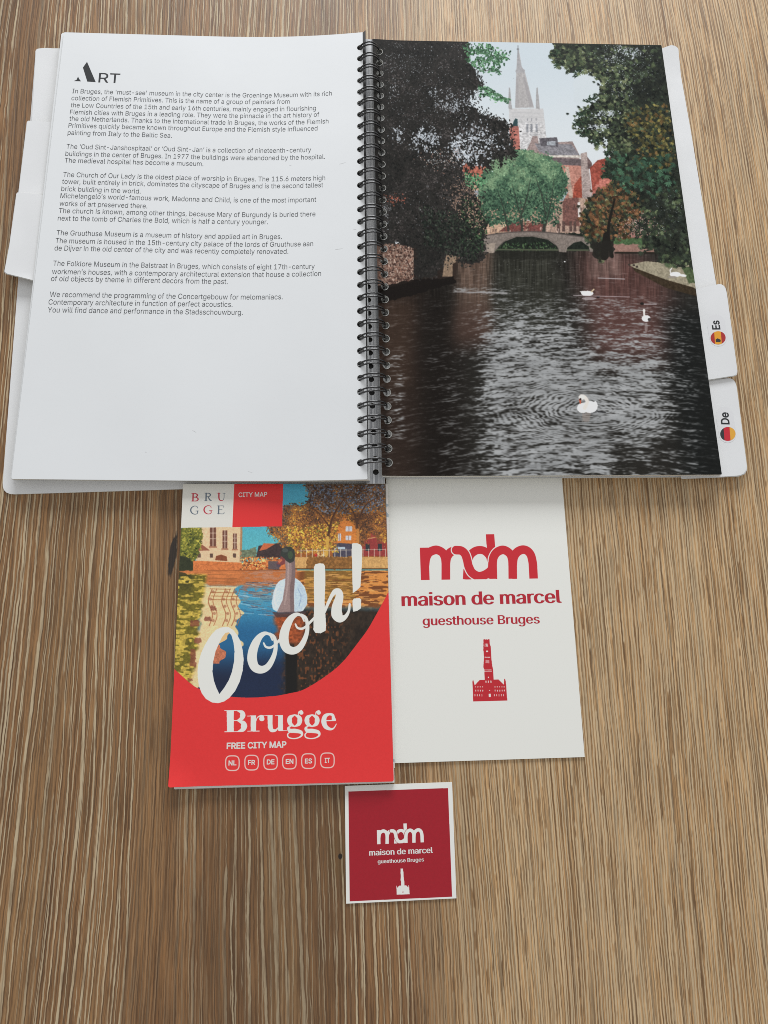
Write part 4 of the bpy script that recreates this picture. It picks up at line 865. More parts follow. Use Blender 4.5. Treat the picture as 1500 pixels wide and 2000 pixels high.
# ================================================================== table
def wood():
    m = bpy.data.materials.new('brushed_oak'); m.use_nodes = True
    nt = m.node_tree; N = nt.nodes; Lk = nt.links; b = N['Principled BSDF']
    tc = N.new('ShaderNodeTexCoord')
    def math_(op, a, b_=None, clamp=False):
        n = N.new('ShaderNodeMath'); n.operation = op; n.use_clamp = clamp
        for i, v in enumerate((a, b_)):
            if v is None: continue
            if isinstance(v, (int, float)): n.inputs[i].default_value = v
            else: Lk.new(v, n.inputs[i])
        return n.outputs[0]
    def noise(sx, sy, ox=0, oy=0, detail=2, rough=0.5, src=None, dist=0.0):
        mp = N.new('ShaderNodeMapping'); mp.inputs['Scale'].default_value = (sx, sy, 1); mp.inputs['Location'].default_value = (ox, oy, 0)
        Lk.new(src or tc.outputs['Object'], mp.inputs['Vector'])
        n = N.new('ShaderNodeTexNoise'); n.noise_dimensions = '2D'; n.inputs['Scale'].default_value = 1; n.inputs['Detail'].default_value = detail; n.inputs['Roughness'].default_value = rough; n.inputs['Distortion'].default_value = dist
        Lk.new(mp.outputs[0], n.inputs['Vector']); return n.outputs['Fac']
    def ramp(v, pts, interp='LINEAR'):
        r = N.new('ShaderNodeValToRGB'); r.color_ramp.interpolation = interp
        e = r.color_ramp.elements
        while len(e) < len(pts): e.new(0.5)
        for el, (p, c) in zip(e, pts):
            el.position = p; el.color = (*c, 1) if len(c) == 3 else c
        Lk.new(v, r.inputs[0]); return r.outputs[0]
    def mix(f, a, b_, mode='MIX'):
        n = N.new('ShaderNodeMix'); n.data_type = 'RGBA'; n.blend_type = mode
        if isinstance(f, (int, float)): n.inputs[0].default_value = f
        else: Lk.new(f, n.inputs[0])
        for i, v in ((6, a), (7, b_)):
            if isinstance(v, tuple): n.inputs[i].default_value = (*v, 1)
            else: Lk.new(v, n.inputs[i])
        return n.outputs[2]
    sep = N.new('ShaderNodeSeparateXYZ'); Lk.new(tc.outputs['Object'], sep.inputs[0])
    # gentle sideways wander of the grain
    w1 = math_('MULTIPLY', math_('SUBTRACT', noise(5, 1.8, 5, 2, 1), 0.5), 0.022)
    w2 = math_('MULTIPLY', math_('SUBTRACT', noise(60, 20, 1, 7, 2), 0.5), 0.0012)
    w3 = math_('MULTIPLY', math_('SUBTRACT', noise(300, 150, 1, 7, 2), 0.5), 0.0007)
    xx = math_('ADD', math_('ADD', sep.outputs[0], w1), math_('ADD', w2, w3))
    cmb = N.new('ShaderNodeCombineXYZ'); Lk.new(xx, cmb.inputs[0]); Lk.new(sep.outputs[1], cmb.inputs[1]); G = cmb.outputs[0]
    # where the board is coarse (left) and where fine (right)
    fine = ramp(math_('ADD', math_('SUBTRACT', sep.outputs[0], 0.015), math_('MULTIPLY', math_('SUBTRACT', noise(12, 1.5, 3, 3, 2), 0.5), 0.05)), [(0.0, (0, 0, 0)), (0.06, (1, 1, 1))])
    base = ramp(noise(40, 1.8, 9, 4, 3, 0.6, G), [(0.30, (0.165, 0.082, 0.033)), (0.48, (0.230, 0.122, 0.052)), (0.70, (0.31, 0.180, 0.082))])
    basef = ramp(noise(90, 3.2, 2, 8, 3, 0.6, G), [(0.25, (0.33, 0.190, 0.085)), (0.5, (0.41, 0.258, 0.128)), (0.75, (0.47, 0.318, 0.178))])
    col = mix(fine, base, basef)
    fib = noise(1100, 26, 0, 0, 3, 0.7, G)
    col = mix(0.9, col, ramp(fib, [(0.34, (0.50, 0.47, 0.43)), (0.5, (1, 1, 1)), (0.66, (1.42, 1.42, 1.40))]), 'MULTIPLY')
    fib2 = noise(1000, 48, 30, 10, 3, 0.65, G)
    col = mix(math_('MULTIPLY', fine, 0.75), col, mix(1.0, col, ramp(fib2, [(0.36, (0.72, 0.68, 0.62)), (0.5, (1, 1, 1)), (0.64, (1.24, 1.26, 1.28))]), 'MULTIPLY'))
    pores = noise(480, 12, 4, 4, 2, 0.5, G)
    col = mix(math_('MULTIPLY', ramp(pores, [(0.56, (0, 0, 0)), (0.66, (1, 1, 1))]), 0.50), col, (0.085, 0.045, 0.020))
    def family(freq, seed, yfreq, prob, wmin, wmax, off=0.0):
        """limed lines: each its own place, width and breaks, all running with the grain"""
        t = math_('ADD', math_('MULTIPLY', xx, freq), seed*13.37+500)
        t = math_('ADD', t, math_('MULTIPLY', math_('SUBTRACT', noise(18, 3.5, seed, 3, 2), 0.5), 2.6))
        cell = math_('FLOOR', t); fr = math_('SUBTRACT', t, cell)
        wn = N.new('ShaderNodeTexWhiteNoise'); wn.noise_dimensions = '1D'; Lk.new(math_('ADD', cell, seed*7.1), wn.inputs['W'])
        sp = N.new('ShaderNodeSeparateColor'); Lk.new(wn.outputs['Color'], sp.inputs[0])
        cc = N.new('ShaderNodeCombineXYZ'); Lk.new(math_('MULTIPLY', cell, 3.77), cc.inputs[0]); Lk.new(math_('MULTIPLY', sep.outputs[1], yfreq), cc.inputs[1])
        nz = N.new('ShaderNodeTexNoise'); nz.noise_dimensions = '2D'; nz.inputs['Scale'].default_value = 1; nz.inputs['Detail'].default_value = 3; nz.inputs['Roughness'].default_value = .6; Lk.new(cc.outputs[0], nz.inputs['Vector'])
        cen = math_('ADD', 0.28+off, math_('MULTIPLY', sp.outputs[0], 0.44))
        cen = math_('ADD', cen, math_('MULTIPLY', math_('SUBTRACT', nz.outputs['Fac'], 0.5), 0.35))
        wd = math_('ADD', wmin, math_('MULTIPLY', math_('POWER', sp.outputs[1], 2.0), wmax-wmin))
        on = ramp(math_('ADD', nz.outputs['Fac'], math_('MULTIPLY', math_('SUBTRACT', sp.outputs[2], 0.5), 0.5)), [(0.5-prob*.25-.03, (0, 0, 0)), (0.5-prob*.25+.03, (1, 1, 1))])
        dist = math_('ABSOLUTE', math_('SUBTRACT', fr, cen))
        q_ = math_('SUBTRACT', 1.0, math_('DIVIDE', dist, math_('MULTIPLY', wd, math_('ADD', 0.35, on))), True)
        return math_('MULTIPLY', ramp(q_, [(0.0, (0, 0, 0)), (0.4, (1, 1, 1))]), on)
    la = family(190, 1.0, 9, 1.2, 0.045, 0.125); lb = family(350, 2.0, 14, 0.6, 0.05, 0.14); da = family(190, 1.0, 9, 1.2, 0.04, 0.13, 0.10)
    lc = family(600, 5.0, 24, 1.0, 0.12, 0.30); ld = family(430, 9.0, 34, 0.3, 0.07, 0.22)
    col = mix(math_('MULTIPLY', ld, math_('ADD', 0.32, math_('MULTIPLY', fine, 0.36))), col, (0.135, 0.072, 0.030))
    col = mix(math_('MULTIPLY', lc, math_('ADD', 0.06, math_('MULTIPLY', fine, 0.58))), col, (0.66, 0.54, 0.37))
    dark_l = math_('MULTIPLY', da, math_('SUBTRACT', 0.6, math_('MULTIPLY', fine, 0.45)))
    col = mix(dark_l, col, (0.070, 0.036, 0.016))
    patch = ramp(noise(16, 1.0, 31, 5, 2, 0.5, G), [(0.34, (0.12, 0.12, 0.12)), (0.40, (1, 1, 1))])
    lines = math_('MULTIPLY', math_('MAXIMUM', la, math_('MULTIPLY', lb, 0.8)), patch)
    lines = math_('MULTIPLY', lines, ramp(noise(500, 60, 1, 1, 2), [(0.30, (0.45, 0.45, 0.45)), (0.55, (1, 1, 1))]))
    amt = math_('MULTIPLY', lines, math_('SUBTRACT', 0.76, math_('MULTIPLY', fine, 0.52)))
    col = mix(amt, col, (0.62, 0.53, 0.375))
    cold = ramp(noise(14, 0.9, 21, 3, 2, 0.5, G), [(0.52, (0, 0, 0)), (0.66, (1, 1, 1))])
    col = mix(math_('MULTIPLY', cold, math_('MULTIPLY', math_('SUBTRACT', 1.0, fine), 0.40)), col, (0.085, 0.045, 0.020))
    # knots
    kx, ky = at(337, 1085, 0)*MM
    def blob(cx, cy, rx, ry, ang=0.0):
        dx = math_('SUBTRACT', sep.outputs[0], cx); dy = math_('SUBTRACT', sep.outputs[1], cy)
        dx = math_('ADD', dx, math_('MULTIPLY', dy, ang))
        q = math_('ADD', math_('POWER', math_('ABSOLUTE', math_('DIVIDE', dx, rx)), 2.0), math_('POWER', math_('ABSOLUTE', math_('DIVIDE', dy, ry)), 2.0))
        q = math_('ADD', q, math_('MULTIPLY', math_('SUBTRACT', noise(420, 160, cx, cy, 3), 0.5), 1.6))
        return ramp(q, [(0.55, (1, 1, 1)), (1.0, (0, 0, 0))])
    k1 = blob(float(kx), float(ky), 0.0022, 0.0135, -0.10)
    col = mix(math_('MULTIPLY', k1, 0.93), col, (0.018, 0.016, 0.015))
    qx, qy = at(664, 1673, 0)*MM
    col = mix(math_('MULTIPLY', blob(float(qx), float(qy), 0.0062, 0.012), 0.35), col, (0.14, 0.085, 0.03))
    k2 = blob(float(qx), float(qy), 0.0013, 0.0017)
    col = mix(k2, col, (0.014, 0.010, 0.008))
    col = mix(1.0, col, (1.05, 1.01, 0.935), 'MULTIPLY')
    Lk.new(col, b.inputs['Base Color'])
    b.inputs['Roughness'].default_value = 0.52; b.inputs['Specular IOR Level'].default_value = 0.45
    hgt = math_('ADD', math_('MULTIPLY', fib, 0.5), math_('MULTIPLY', lines, 0.5))
    hgt = math_('SUBTRACT', hgt, math_('MULTIPLY', ramp(pores, [(0.58, (0, 0, 0)), (0.75, (1, 1, 1))]), 0.6))
    bp = N.new('ShaderNodeBump'); bp.inputs['Strength'].default_value = 0.55; bp.inputs['Distance'].default_value = 0.00035
    Lk.new(hgt, bp.inputs['Height']); Lk.new(bp.outputs[0], b.inputs['Normal'])
    return m
bm = bmesh.new(); bmesh.ops.create_cube(bm, size=1)
for v in bm.verts: v.co = Vector((v.co.x*1.5, v.co.y*1.3+0.12, v.co.z*0.03-0.015))
me = bpy.data.meshes.new('table_top'); bm.to_mesh(me); bm.free()
tag(link('table_top', me, None, [wood()]), 'brown oak table top with pale limed grain under all the papers', 'table', kind='structure')

# ================================================================== the ring-bound book
bx, by = at(730, 940, 0)*MM
book = tag(empty('ring_bound_book', (float(bx), float(by), 0)), 'open ring bound book with a text page at left and canal photo at right', 'book')

def rise(k, p=2.2, u0=0.5):
    def f(u, v): return k*np.clip((u-u0)/(1-u0), 0, 1.2)**p
    return f
ZL, ZR = 8.6, 9.0
left = Sheet([(125, 63), (708, 79), (717.5, 942), (22, 935.5)], ZL, rise(6.3))
right = Sheet(PAGE_R, ZR, lambda u, v: 0.9*np.clip(1-u*9, 0, 1)**2)
NL = 34
hl0, hl1 = left.on(703.5, 93), left.on(704.5, 904)
hr0, hr1 = right.on(740.5, 101), right.on(758.5, 903.5)
HL = [hl0+(hl1-hl0)*i/(NL-1) for i in range(NL)]
HR = [hr0+(hr1-hr0)*i/(NL-1) for i in range(NL)]

# hard cover boards, lowest on the table
cover_l = Sheet([(70, 94), (716, 100), (722, 944), (3.5, 966)], 0.9, lambda u, v: 0.0*u)
o = cover_l.build('cover_board', cover_l.outline(corners_r=[4, 0, 0, 7]), 0.8, [M_LAM, M_EDGE], book)
tag(o, 'white back board with rounded corner, widest sheet at left')
cover_r = Sheet([(735, 96), (1312, 98), (1452, 931), (748, 936)], 0.9)
cover_r.build('cover_board', cover_r.outline(r=4), 0.8, [M_LAM, M_EDGE], book)

# spine lining between the two halves
spine = Sheet([(708, 76), (738, 78), (752, 944.5), (716, 944.5)], 5.2)
sp_h = [spine.on(719+15*t**1.3, 560+362*t) for t in np.linspace(0, 1, 15)]
M_SP = mat('grey_spine_film', (0.36, 0.375, 0.39), 0.35, 0.5, 0.4, 300)
nt = M_SP.node_tree; tcn = nt.nodes.new('ShaderNodeTexCoord'); mpn = nt.nodes.new('ShaderNodeMapping'); mpn.inputs['Scale'].default_value = (900, 6, 1)
nn = nt.nodes.new('ShaderNodeTexNoise'); nn.inputs['Scale'].default_value = 1; rr = nt.nodes.new('ShaderNodeValToRGB')
rr.color_ramp.elements[0].position = .38; rr.color_ramp.elements[0].color = (0.26, 0.27, 0.29, 1); rr.color_ramp.elements[1].position = .60; rr.color_ramp.elements[1].color = (0.58, 0.59, 0.61, 1)
nt.links.new(tcn.outputs['Object'], mpn.inputs['Vector']); nt.links.new(mpn.outputs[0], nn.inputs['Vector']); nt.links.new(nn.outputs['Fac'], rr.inputs[0]); nt.links.new(rr.outputs[0], nt.nodes['Principled BSDF'].inputs['Base Color'])
spine.build('spine_lining', spine.outline(), 0.4, [M_SP, M_EDGE], book, holes=sp_h, hole_r=1.75, grid=(3, 40))
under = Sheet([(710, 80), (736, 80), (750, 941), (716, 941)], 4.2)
under.build('hole_dark_backing', under.outline(), 0.3, [M_BLACK], book)  # black sheet added below the lining so its holes look dark

# sheets of the left half
rg = np.random.default_rng(5)
NS = 9
for i in range(NS):
    f = i/(NS-1)
    z = 1.6+(ZL-1.0-1.6)*f
    j = rg.normal(0, 1, 4)
    dx = 5.5*(1-f)
    sh = Sheet([(125-1.5*j[0]-5+dx*.3, 66+j[1]*1.2), (711+dx*.4, 82), (718.5+dx*.7, 942.5+(1-f)*1.0), (23+j[2]*2.2+dx*0.5, 936.5+j[3]*1.0)], z, rise(6.3*(0.8+0.2*f)))
    r_ = sh.build('page', sh.outline(corners_r=[.5, 0, 0, 1.5]), 0.42, [M_PAPER, M_EDGE], book, holes=[sh.on(703.5+.3*k/NL, 93+811*k/(NL-1)) for k in range(NL)] if i >= NS-2 else (), hole_r=2.1)
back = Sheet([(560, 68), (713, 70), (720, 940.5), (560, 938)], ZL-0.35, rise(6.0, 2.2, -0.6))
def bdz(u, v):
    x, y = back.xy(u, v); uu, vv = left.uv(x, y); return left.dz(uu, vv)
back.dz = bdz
back.build('black_spine_strip', [np.array(p) for p in [left.on(707, 64), left.on(714, 58), left.on(719.0, 932), left.on(712, 932)]], 0.28, [M_BLACK], book)  # narrow black strip showing past the left page along the spine

# top left page with its text
pl = left.build('text_page', left.outline(corners_r=[.8, 0, 1.2, 1.2]), 0.16, [M_PAPER, M_EDGE], book, holes=HL, hole_r=2.1, grid=(34, 26))
tag(pl, 'white text page headed Art')
TXT = [("In Bruges, the 'must-see' museum in the city center is the Groeninge Museum with its rich", 141, 182, 648, 186.4),
("collection of Flemish Primitives. This is the name of a group of painters from", 139.3, 195.6, 565.6, 202.4),
("the Low Countries of the 15th and early 16th centuries, mainly engaged in flourishing", 138, 209.4, 617, 215.2),
("Flemish cities with Bruges in a leading role. They were the pinnacle in the art history of", 136.5, 223.1, 623.5, 227.6),
("the old Netherlands. Thanks to the international trade in Bruges, the works of the Flemish", 135.3, 235.9, 641.5, 240.8),
("Primitives quickly became known throughout Europe and the Flemish style influenced", 133.5, 249.3, 620, 254.7),
("painting from Italy to the Baltic Sea.", 132, 263.2, 335.5, 269.2),
("The \u2018Oud Sint-Janshospitaal\u2019 or \u2018Oud Sint-Jan\u2019 is a collection of nineteenth-century", 129.5, 290.3, 607.5, 296.7),
("buildings in the center of Bruges. In 1977 the buildings were abandoned by the hospital.", 127.5, 304.4, 634.5, 310.1),
("The medieval hospital has become a museum.", 126, 317.6, 397, 324.4),
("The Church of Our Lady is the oldest place of worship in Bruges. The 115.6 meters high", 123, 345.3, 635, 351.7),
("tower, built entirely in brick, dominates the cityscape of Bruges and is the second tallest", 121, 358.8, 631, 365.6),
("brick building in the world.", 119.5, 373.0, 274.5, 378.1),
("Michelangelo\u2019s world-famous work, Madonna and Child, is one of the most important", 117.7, 386.7, 617.5, 394.1),
("works of art preserved there.", 116, 401.6, 287.5, 407),
("The church is known, among other things, because Mary of Burgundy is buried there", 114.5, 415.9, 616, 422.3),
("next to the tomb of Charles the Bold, which is half a century younger.", 112.7, 430.6, 523, 437.9),
("The Gruuthuse Museum is a museum of history and applied art in Bruges.", 110, 459.2, 550.5, 466.7),
("The museum is housed in the 15th-century city palace of the lords of Gruuthuse aan", 108, 474.6, 611.5, 480.5),
("de Dijver in the old center of the city and was recently completely renovated.", 106.3, 489.1, 563, 495.5),
("The Folklore Museum in the Balstraat in Bruges, which consists of eight 17th-century", 103.5, 518.9, 614.5, 524.7),
("workmen\u2019s houses, with a contemporary architectural extension that house a collection", 101.3, 535.0, 627, 538.8),
("of old objects by theme in different decors from the past.", 99.5, 548.8, 444.5, 554.8),
("We recommend the programming of the Concertgebouw for melomaniacs.", 97, 579.7, 552, 584.5),
("Contemporary architecture in function of perfect acoustics.", 94.5, 594.7, 454, 599.4),
("You will find dance and performance in the Stadsschouwburg.", 93, 610, 474, 614.9)]
for t, x0, y0, x1, y1 in TXT:
    put_text(left, 'text_line', t, (x0, y0), (x1, y1), 8.7+(y0-182)*0.0033, M_INKG, pl, bx=-0.003, upright=True)
left.print_poly('heading_letter', [[(144, 158.3), (149.5, 156), (152.5, 149.5), (154.5, 154), (158.4, 158.8)], [(162, 132), (170, 120.7), (187, 160.4), (170.5, 159.3)]], M_INK, pl)
put_text(left, 'heading_letters', "RT", (192, 160.8), (233.6, 162.3), 18.3, M_INK, pl, bx=0.004, upright=True)
# faint scuffs
M_SCUFF = mat('grey_scuff', (0.64, 0.65, 0.66), .6, .3)
for k, (x, y, dx, dy) in enumerate(((663, 320, 12, -3), (283, 882, 3, 1), (376, 840, 7, 4), (565, 322, 4, 1), (484, 920, 9, 3), (655, 487, 14, -2), (690, 447, 6, 1))):
    left.print_poly('scuff_mark', [[(x, y), (x+dx, y+dy), (x+dx, y+dy+.9), (x, y+.9)]], M_SCUFF, pl, 0.03)

# sheets of the right half
for i in range(8):
    f = i/7
    z = 1.8+(ZR-1.0-1.8)*f
    j = rg.normal(0, 1, 4)
    sh = Sheet([(729+j[0]*.5, 79), (1291+j[1]*.8, 89), (1409+j[2]*1.0-2, 927.5+(1-f)*1.5), (746.5+j[0]*.3, 930.5+(1-f)*1.6)], z)
    sh.build('page', sh.outline(corners_r=[.5, .8, .8, .5]), 0.42, [M_PAPER, M_EDGE], book, holes=[sh.on(740.5+18*k/(NL-1), 101+802.5*k/(NL-1)) for k in range(NL)] if i >= 5 else (), hole_r=2.1)
# index tabs on both sides
def tabsheet(px, z, label, r, dz=None, m=M_LAM, th=0.32):
    xs = [p[0] for p in px]; ys = [p[1] for p in px]
    sh = Sheet([(min(xs), min(ys)), (max(xs), min(ys)), (max(xs), max(ys)), (min(xs), max(ys))], z, dz)
    o = sh.build('index_tab', sh.outline(px=px, corners_r=r), th, [m, M_EDGE], book, grid=(10, 14))
    s2 = Sheet([(min(xs)+1.2, min(ys)+1.3), (max(xs)+1.4, min(ys)+1.3), (max(xs)+1.4, max(ys)+1.6), (min(xs)+1.2, max(ys)+1.6)], z-0.55, dz)
    s2.build('tab_sheet', s2.outline(px=[(a+(1.3 if a > 700 else -1.0), b_+1.3) for a, b_ in px], corners_r=r), 0.2, [M_PAPER, M_EDGE], o, grid=(8, 10))
    return sh, tag(o, label)
tabsheet([(53.5, 235.5), (150, 240), (140, 380), (36.5, 377)], 5.2, 'second index tab at upper left, blank', [1.0, 0, 0, 1], lambda u, v: 0.8*np.clip(1-u*2.5, 0, 1))
tabsheet([(33, 375.5), (140, 384), (120, 558), (67.5, 548), (8.5, 533), (19, 478)], 6.0, 'bent index tab at left with a diagonal crease', [1, 0, 0, 0, 2.2, 0],
         lambda u, v: 2.6*np.clip(0.42-u-0.25*v, 0, 1)+1.6*np.clip(0.30-v-u*.4, 0, 1))
tabsheet([(70.5, 95.5), (90, 93), (170, 102), (160, 262), (61, 258)], 2.0, 'topmost index tab at left, blank', [1.4, 3, 0, 0, 0])
tabsheet([(1240, 100), (1294, 94), (1312, 87.5), (1323.5, 92), (1328.5, 145), (1347.5, 252), (1398.5, 560), (1330, 575), (1250, 400)], 2.6, 'long blank index strip at upper right',
         [0, 0, 1.5, 1.5, 6, 0, 0, 0, 0], lambda u, v: 1.6*np.clip((v-0.885)*9, 0, 1)*np.clip(1.3-u, 0, 1))
es_s, es = tabsheet([(1320, 574), (1359, 564.5), (1412, 553), (1417.5, 565), (1439.5, 727), (1437, 733), (1384, 741.5), (1330, 745)], 5.6, 'index tab with the Spanish flag sticker', [0, 0, 3.5, 3.5, 2, 1.5, 0, 0], lambda u, v: 0.6*np.clip((u-.5)*2, 0, 1)*v)
de_s, de = tabsheet([(1330, 748), (1383, 742.5), (1431, 738), (1437, 749), (1459, 920), (1448, 928.5), (1409, 931), (1330, 934)], 4.0, 'index tab with the German flag sticker', [0, 0, 3, 3, 3.5, 3, 0, 0])
M_FILM = mat('sticker_film', (0.76, 0.765, 0.78), 0.18, 0.6)
def flagdisc(sh, cx, cy, rx, ry, cuts, cols, parent, ang):
    def arc(x0, x1):
        t0, t1 = math.acos(max(-1, min(1, x1))), math.acos(max(-1, min(1, x0)))
        up = [(math.cos(a), math.sin(a)) for a in np.linspace(t1, t0, 9)]; dn = [(math.cos(a), -math.sin(a)) for a in np.linspace(t0, t1, 9)]
        return up+dn
    for (a, b_), c_ in zip(cuts, cols):
        pts_ = [(cx+rx*x*math.cos(ang)-ry*y*math.sin(ang), cy+rx*x*math.sin(ang)+ry*y*math.cos(ang)) for x, y in arc(a, b_)]
        sh.print_poly('flag_stripe', [pts_], c_, parent, 0.11)
M_FR = mat('flag_red', (0.42, 0.03, 0.03), .3, .5); M_FY = mat('flag_yellow', (0.80, 0.36, 0.03), .3, .5); M_FK = mat('flag_black', (0.03, 0.035, 0.04), .3, .5); M_FG = mat('flag_gold', (0.78, 0.40, 0.05), .3, .5); M_FR2 = mat('flag_crimson', (0.60, 0.02, 0.04), .3, .5)
def capsule(sh, x0, y0, x1, y1, r, parent):
    d = np.array((x1-x0, y1-y0), float); L = np.linalg.norm(d); d /= L; n = np.array((-d[1], d[0])); P = []
    for a in np.linspace(-math.pi/2, math.pi/2, 10): P.append(np.array((x1, y1))+r*(math.cos(a)*d+math.sin(a)*n))
    for a in np.linspace(math.pi/2, 3*math.pi/2, 10): P.append(np.array((x0, y0))+r*(math.cos(a)*d+math.sin(a)*n))
    sh.print_poly('sticker', [[tuple(p) for p in P]], M_FILM, parent, 0.06)
capsule(es_s, 1403, 659, 1398, 632, 17.5, es); capsule(de_s, 1421, 848, 1415, 812, 17, de)
flagdisc(es_s, 1402.4, 660, 14.7, 13, [(-1, -.46), (-.46, .42), (.42, 1)], [M_FR, M_FY, M_FR], es, -0.08)
es_s.print_poly('flag_emblem', [[(1398, 668), (1397.5, 663.5), (1401, 661), (1404, 662), (1407.5, 664), (1407, 668.5)]], M_FK, es, 0.15)
flagdisc(de_s, 1421.5, 847.6, 15, 13.6, [(-1, -.5), (-.5, .28), (.28, 1)], [M_FK, M_FR2, M_FG], de, -0.08)
put_text(es_s, 'sticker_lettering', 'Es', (1406.5, 643.5), (1404, 626), 14.5, M_INK, es, bx=0.020, lift=0.12)
put_text(de_s, 'sticker_lettering', 'De', (1424.5, 829), (1422, 805.5), 15.2, M_INK, de, bx=0.020, lift=0.12)

# the canal photo page
M_CANAL = image_mat('canal_print', paint_canal(), 0.2, 0.16)
pr = right.build('photo_page', right.outline(corners_r=[.6, .8, .6, .6]), 0.18, [M_CANAL, M_EDGE], book, holes=HR, hole_r=2.15, grid=(20, 26))
tag(pr, 'glossy full page photo of a canal with swans and a church spire')
def annulus(name, c, r0, r1, a0, a1, z, m, parent, n=16):
    V = []; F = []
    for k in range(n+1):
        a = a0+(a1-a0)*k/n; V += [(c[0]+r0*math.cos(a), c[1]+r0*math.sin(a), z), (c[0]+r1*math.cos(a), c[1]+r1*math.sin(a), z+.08)]
        if k: F.append((2*k-2, 2*k-1, 2*k+1, 2*k))
    me = bpy.data.meshes.new(name); me.from_pydata([tuple(np.array(v)*MM) for v in V], [], F); return link(name, me, parent, [m])
for i, h in enumerate(HR):
    annulus('hole_rim', h, 2.12, 2.50, -2.5+rg.normal(0, .3), 1.3+rg.normal(0, .3), float(right.z(*h))+.04, M_RIM, pr)

# twin-loop wires
def tube(paths, rad, n=7):
    V = []; F = []
    for P in paths:
        P = np.array(P); b0 = len(V); T = np.gradient(P, axis=0); T /= np.linalg.norm(T, axis=1)[:, None]
        ref = np.array((0, 1., 0))
        for p, t in zip(P, T):
            a = np.cross(t, ref); a /= np.linalg.norm(a)+1e-9; b_ = np.cross(t, a)
            for k in range(n):
                th = 2*math.pi*k/n; V.append(tuple((p+rad*(math.cos(th)*a+math.sin(th)*b_))*MM))
        for i in range(len(P)-1):
            for k in range(n): F.append((b0+i*n+k, b0+i*n+(k+1) % n, b0+(i+1)*n+(k+1) % n, b0+(i+1)*n+k))
        F.append(tuple(b0+k for k in range(n))[::-1]); F.append(tuple(b0+(len(P)-1)*n+k for k in range(n)))
    return V, F
for i in range(NL):
    L, R = HL[i], HR[i]; zl = float(left.z(*L)); zr = float(right.z(*R))
    zc = 9.0; rz = 8.3+0.15*math.sin(i*1.7); D = np.linalg.norm(R-L); 
    sl = min(.85, (zl-zc)/rz); cl = math.sqrt(1-sl*sl)
    rx = D/(cl+1.0); d = (R-L)/D; C = L+d*rx*cl; nrm = np.array((-d[1], d[0]))
    paths = []
    for sg in (-1, 1):
        P = []
        for a in np.linspace(-0.55, math.pi+0.35, 30):
            sep = 0.30+0.78*max(0, math.sin(max(0, min(math.pi, a))))**0.7
            if a > math.pi*0.90: sep *= max(0.0, 1-(a-math.pi*0.90)/0.5)**.5 if a-math.pi*.9 < .5 else 0
            q = C+d*rx*math.cos(a)+nrm*sg*sep
            P.append((q[0], q[1], zc+rz*math.sin(a)))
        paths.append(P)
    V, F = tube(paths, 0.50)
    me = bpy.data.meshes.new('wire_loop'); me.from_pydata(V, [], F); o = link('wire_loop', me, book, [M_WIRE])
    me.polygons.foreach_set('use_smooth', [True]*len(me.polygons))

# ================================================================== folded city map
mx, my = at(550, 1240, 0)*MM
cmap = tag(empty('folded_map', (float(mx), float(my), 0)), 'folded red city map leaflet with a swan photo, tucked against the book', 'map')
def curl(u, v): return 2.0*np.clip(1-v*14, 0, 1)**2*np.clip(1-u*7, 0, 1)+0.5*np.clip(1-v*9, 0, 1)**2*np.clip(u*3, 0.25, 1)+0.25*np.sin(u*9+v*5)*v*(1-v)+0.5*np.clip((u-.97)*30, 0, 1)*0
for i in range(5):
    z = 1.25+0.42*i; j = rg.normal(0, 1, 3)
    sh = Sheet([(358, 946), (753.5+4*(1-i/4), 944.5), (770.5-.6*abs(j[1]), 1528.5+j[0]*.5), (340+2.2*j[2]*0.5, 1541.5-0.3*i)], z, lambda u, v: 0.35*np.clip(1-v*9, 0, 1)**2)
    sh.build('folded_panel', sh.outline(r=0.4), 0.22, [M_CARD, M_EDGE], cmap)
# printed edge of the inner fold peeping out at the right
inner_s = Sheet([(745, 946), (757.5, 944.5), (771, 1500), (755, 1500)], 3.15)
def inner_mat():
    m = bpy.data.materials.new('printed_fold'); m.use_nodes = True; nt = m.node_tree; b = nt.nodes['Principled BSDF']
    tc = nt.nodes.new('ShaderNodeTexCoord'); mp = nt.nodes.new('ShaderNodeMapping'); mp.inputs['Scale'].default_value = (30, 60, 1); nn = nt.nodes.new('ShaderNodeTexNoise'); nn.inputs['Scale'].default_value = 1; nn.inputs['Detail'].default_value = 2
    r = nt.nodes.new('ShaderNodeValToRGB'); r.color_ramp.interpolation = 'CONSTANT'; e = r.color_ramp.elements
    e[0].position = 0; e[0].color = (0.35, 0.22, 0.28, 1); e[1].position = .34; e[1].color = (0.75, 0.72, 0.68, 1)
    x = e.new(.60); x.color = (0.36, 0.42, 0.46, 1); x = e.new(.66); x.color = (0.7, 0.66, 0.62, 1)
    nt.links.new(tc.outputs['Object'], mp.inputs['Vector']); nt.links.new(mp.outputs[0], nn.inputs['Vector']); nt.links.new(nn.outputs['Fac'], r.inputs[0]); nt.links.new(r.outputs[0], b.inputs['Base Color']); return m
tag(inner_s.build('folded_panel', inner_s.outline(), 0.2, [inner_mat()], cmap, grid=(3, 12)), 'inner fold with dark print along its edge')
mcov = Sheet(MAPQ, 3.75, curl)
M_MAPP = image_mat('map_cover', finish_map(), 0.45, 0.4)
mc = mcov.build('cover_panel', mcov.outline(corners_r=[.3, .3, 1.2, 1.2]), 0.2, [M_MAPP, M_CARD], cmap, grid=(24, 30))
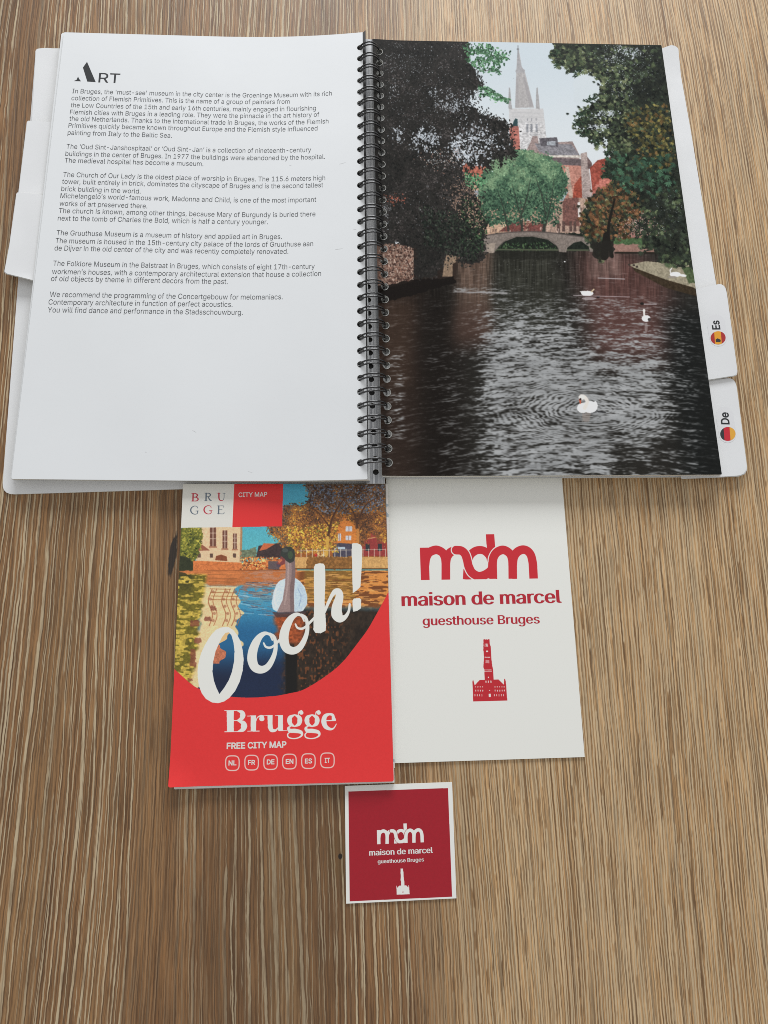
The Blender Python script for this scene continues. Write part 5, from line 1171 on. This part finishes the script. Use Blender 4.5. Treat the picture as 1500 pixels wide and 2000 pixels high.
tag(mc, 'red front panel with autumn canal photo and white brushed word')
M_WI2 = mat('white_print', (0.80, 0.76, 0.72), .5, .4)
put_text(mcov, 'lettering', 'CITY MAP', (465.8, 970.8), (521.8, 969.6), 8.6, M_WI2, mc, bx=0.012)
put_text(mcov, 'lettering', 'FREE CITY MAP', (442.6, 1462.6), (559.4, 1459.6), 11.5, M_WI2, mc, bx=0.026)
for t, x, y, w_ in (('NL', 454, 1494.6, 15.5), ('FR', 491.3, 1493.6, 14), ('DE', 528.5, 1492.6, 15), ('EN', 565.5, 1491.6, 15), ('ES', 602.5, 1490.8, 14), ('IT', 639.3, 1489.5, 10)):
    put_text(mcov, 'badge_lettering', t, (x-w_/2, y+.2), (x+w_/2, y-.2), 9.0, M_WI2, mc, bx=0.022)

# ================================================================== white leaflet
cs = Sheet(CARDQ, 0.9)
M_CP = image_mat('card_print', paint_card(), 0.5, 0.4)
card = cs.build('white_card', cs.outline(), 0.75, [M_CP, M_EDGE], None, grid=(8, 12))
tag(card, 'tall white card with the red guesthouse logo, right of the folded map', 'card')
put_text(cs, 'lettering', 'maison de marcel', (784.4, 1183.8), (1097.4, 1177.2), 25.5, M_REDINK, card, bx=0.030, by=-0.002)
put_text(cs, 'lettering', 'guesthouse Bruges', (825.6, 1221.4), (1054.6, 1217.6), 17.6, M_REDINK, card, bx=0.022, by=-0.004)

# ================================================================== small square card
ss = Sheet(SQQ, 0.7)
M_SQ = image_mat('square_print', paint_square(), 0.42, 0.4)
sq = ss.build('square_card', ss.outline(), 0.6, [M_SQ, M_EDGE], None, grid=(6, 6))
tag(sq, 'small square crimson card with white border, below the folded map', 'card')
M_WI3 = mat('white_card_print', (0.82, 0.80, 0.77), .5, .4)
put_text(ss, 'lettering', 'maison de marcel', (721, 1671.1), (845.7, 1665.6), 11.2, M_WI3, sq, bx=0.026, by=0.002)
put_text(ss, 'lettering', 'guesthouse Bruges', (737.7, 1686.3), (828.2, 1682.2), 7.4, M_WI3, sq, bx=0.020, by=0.002)
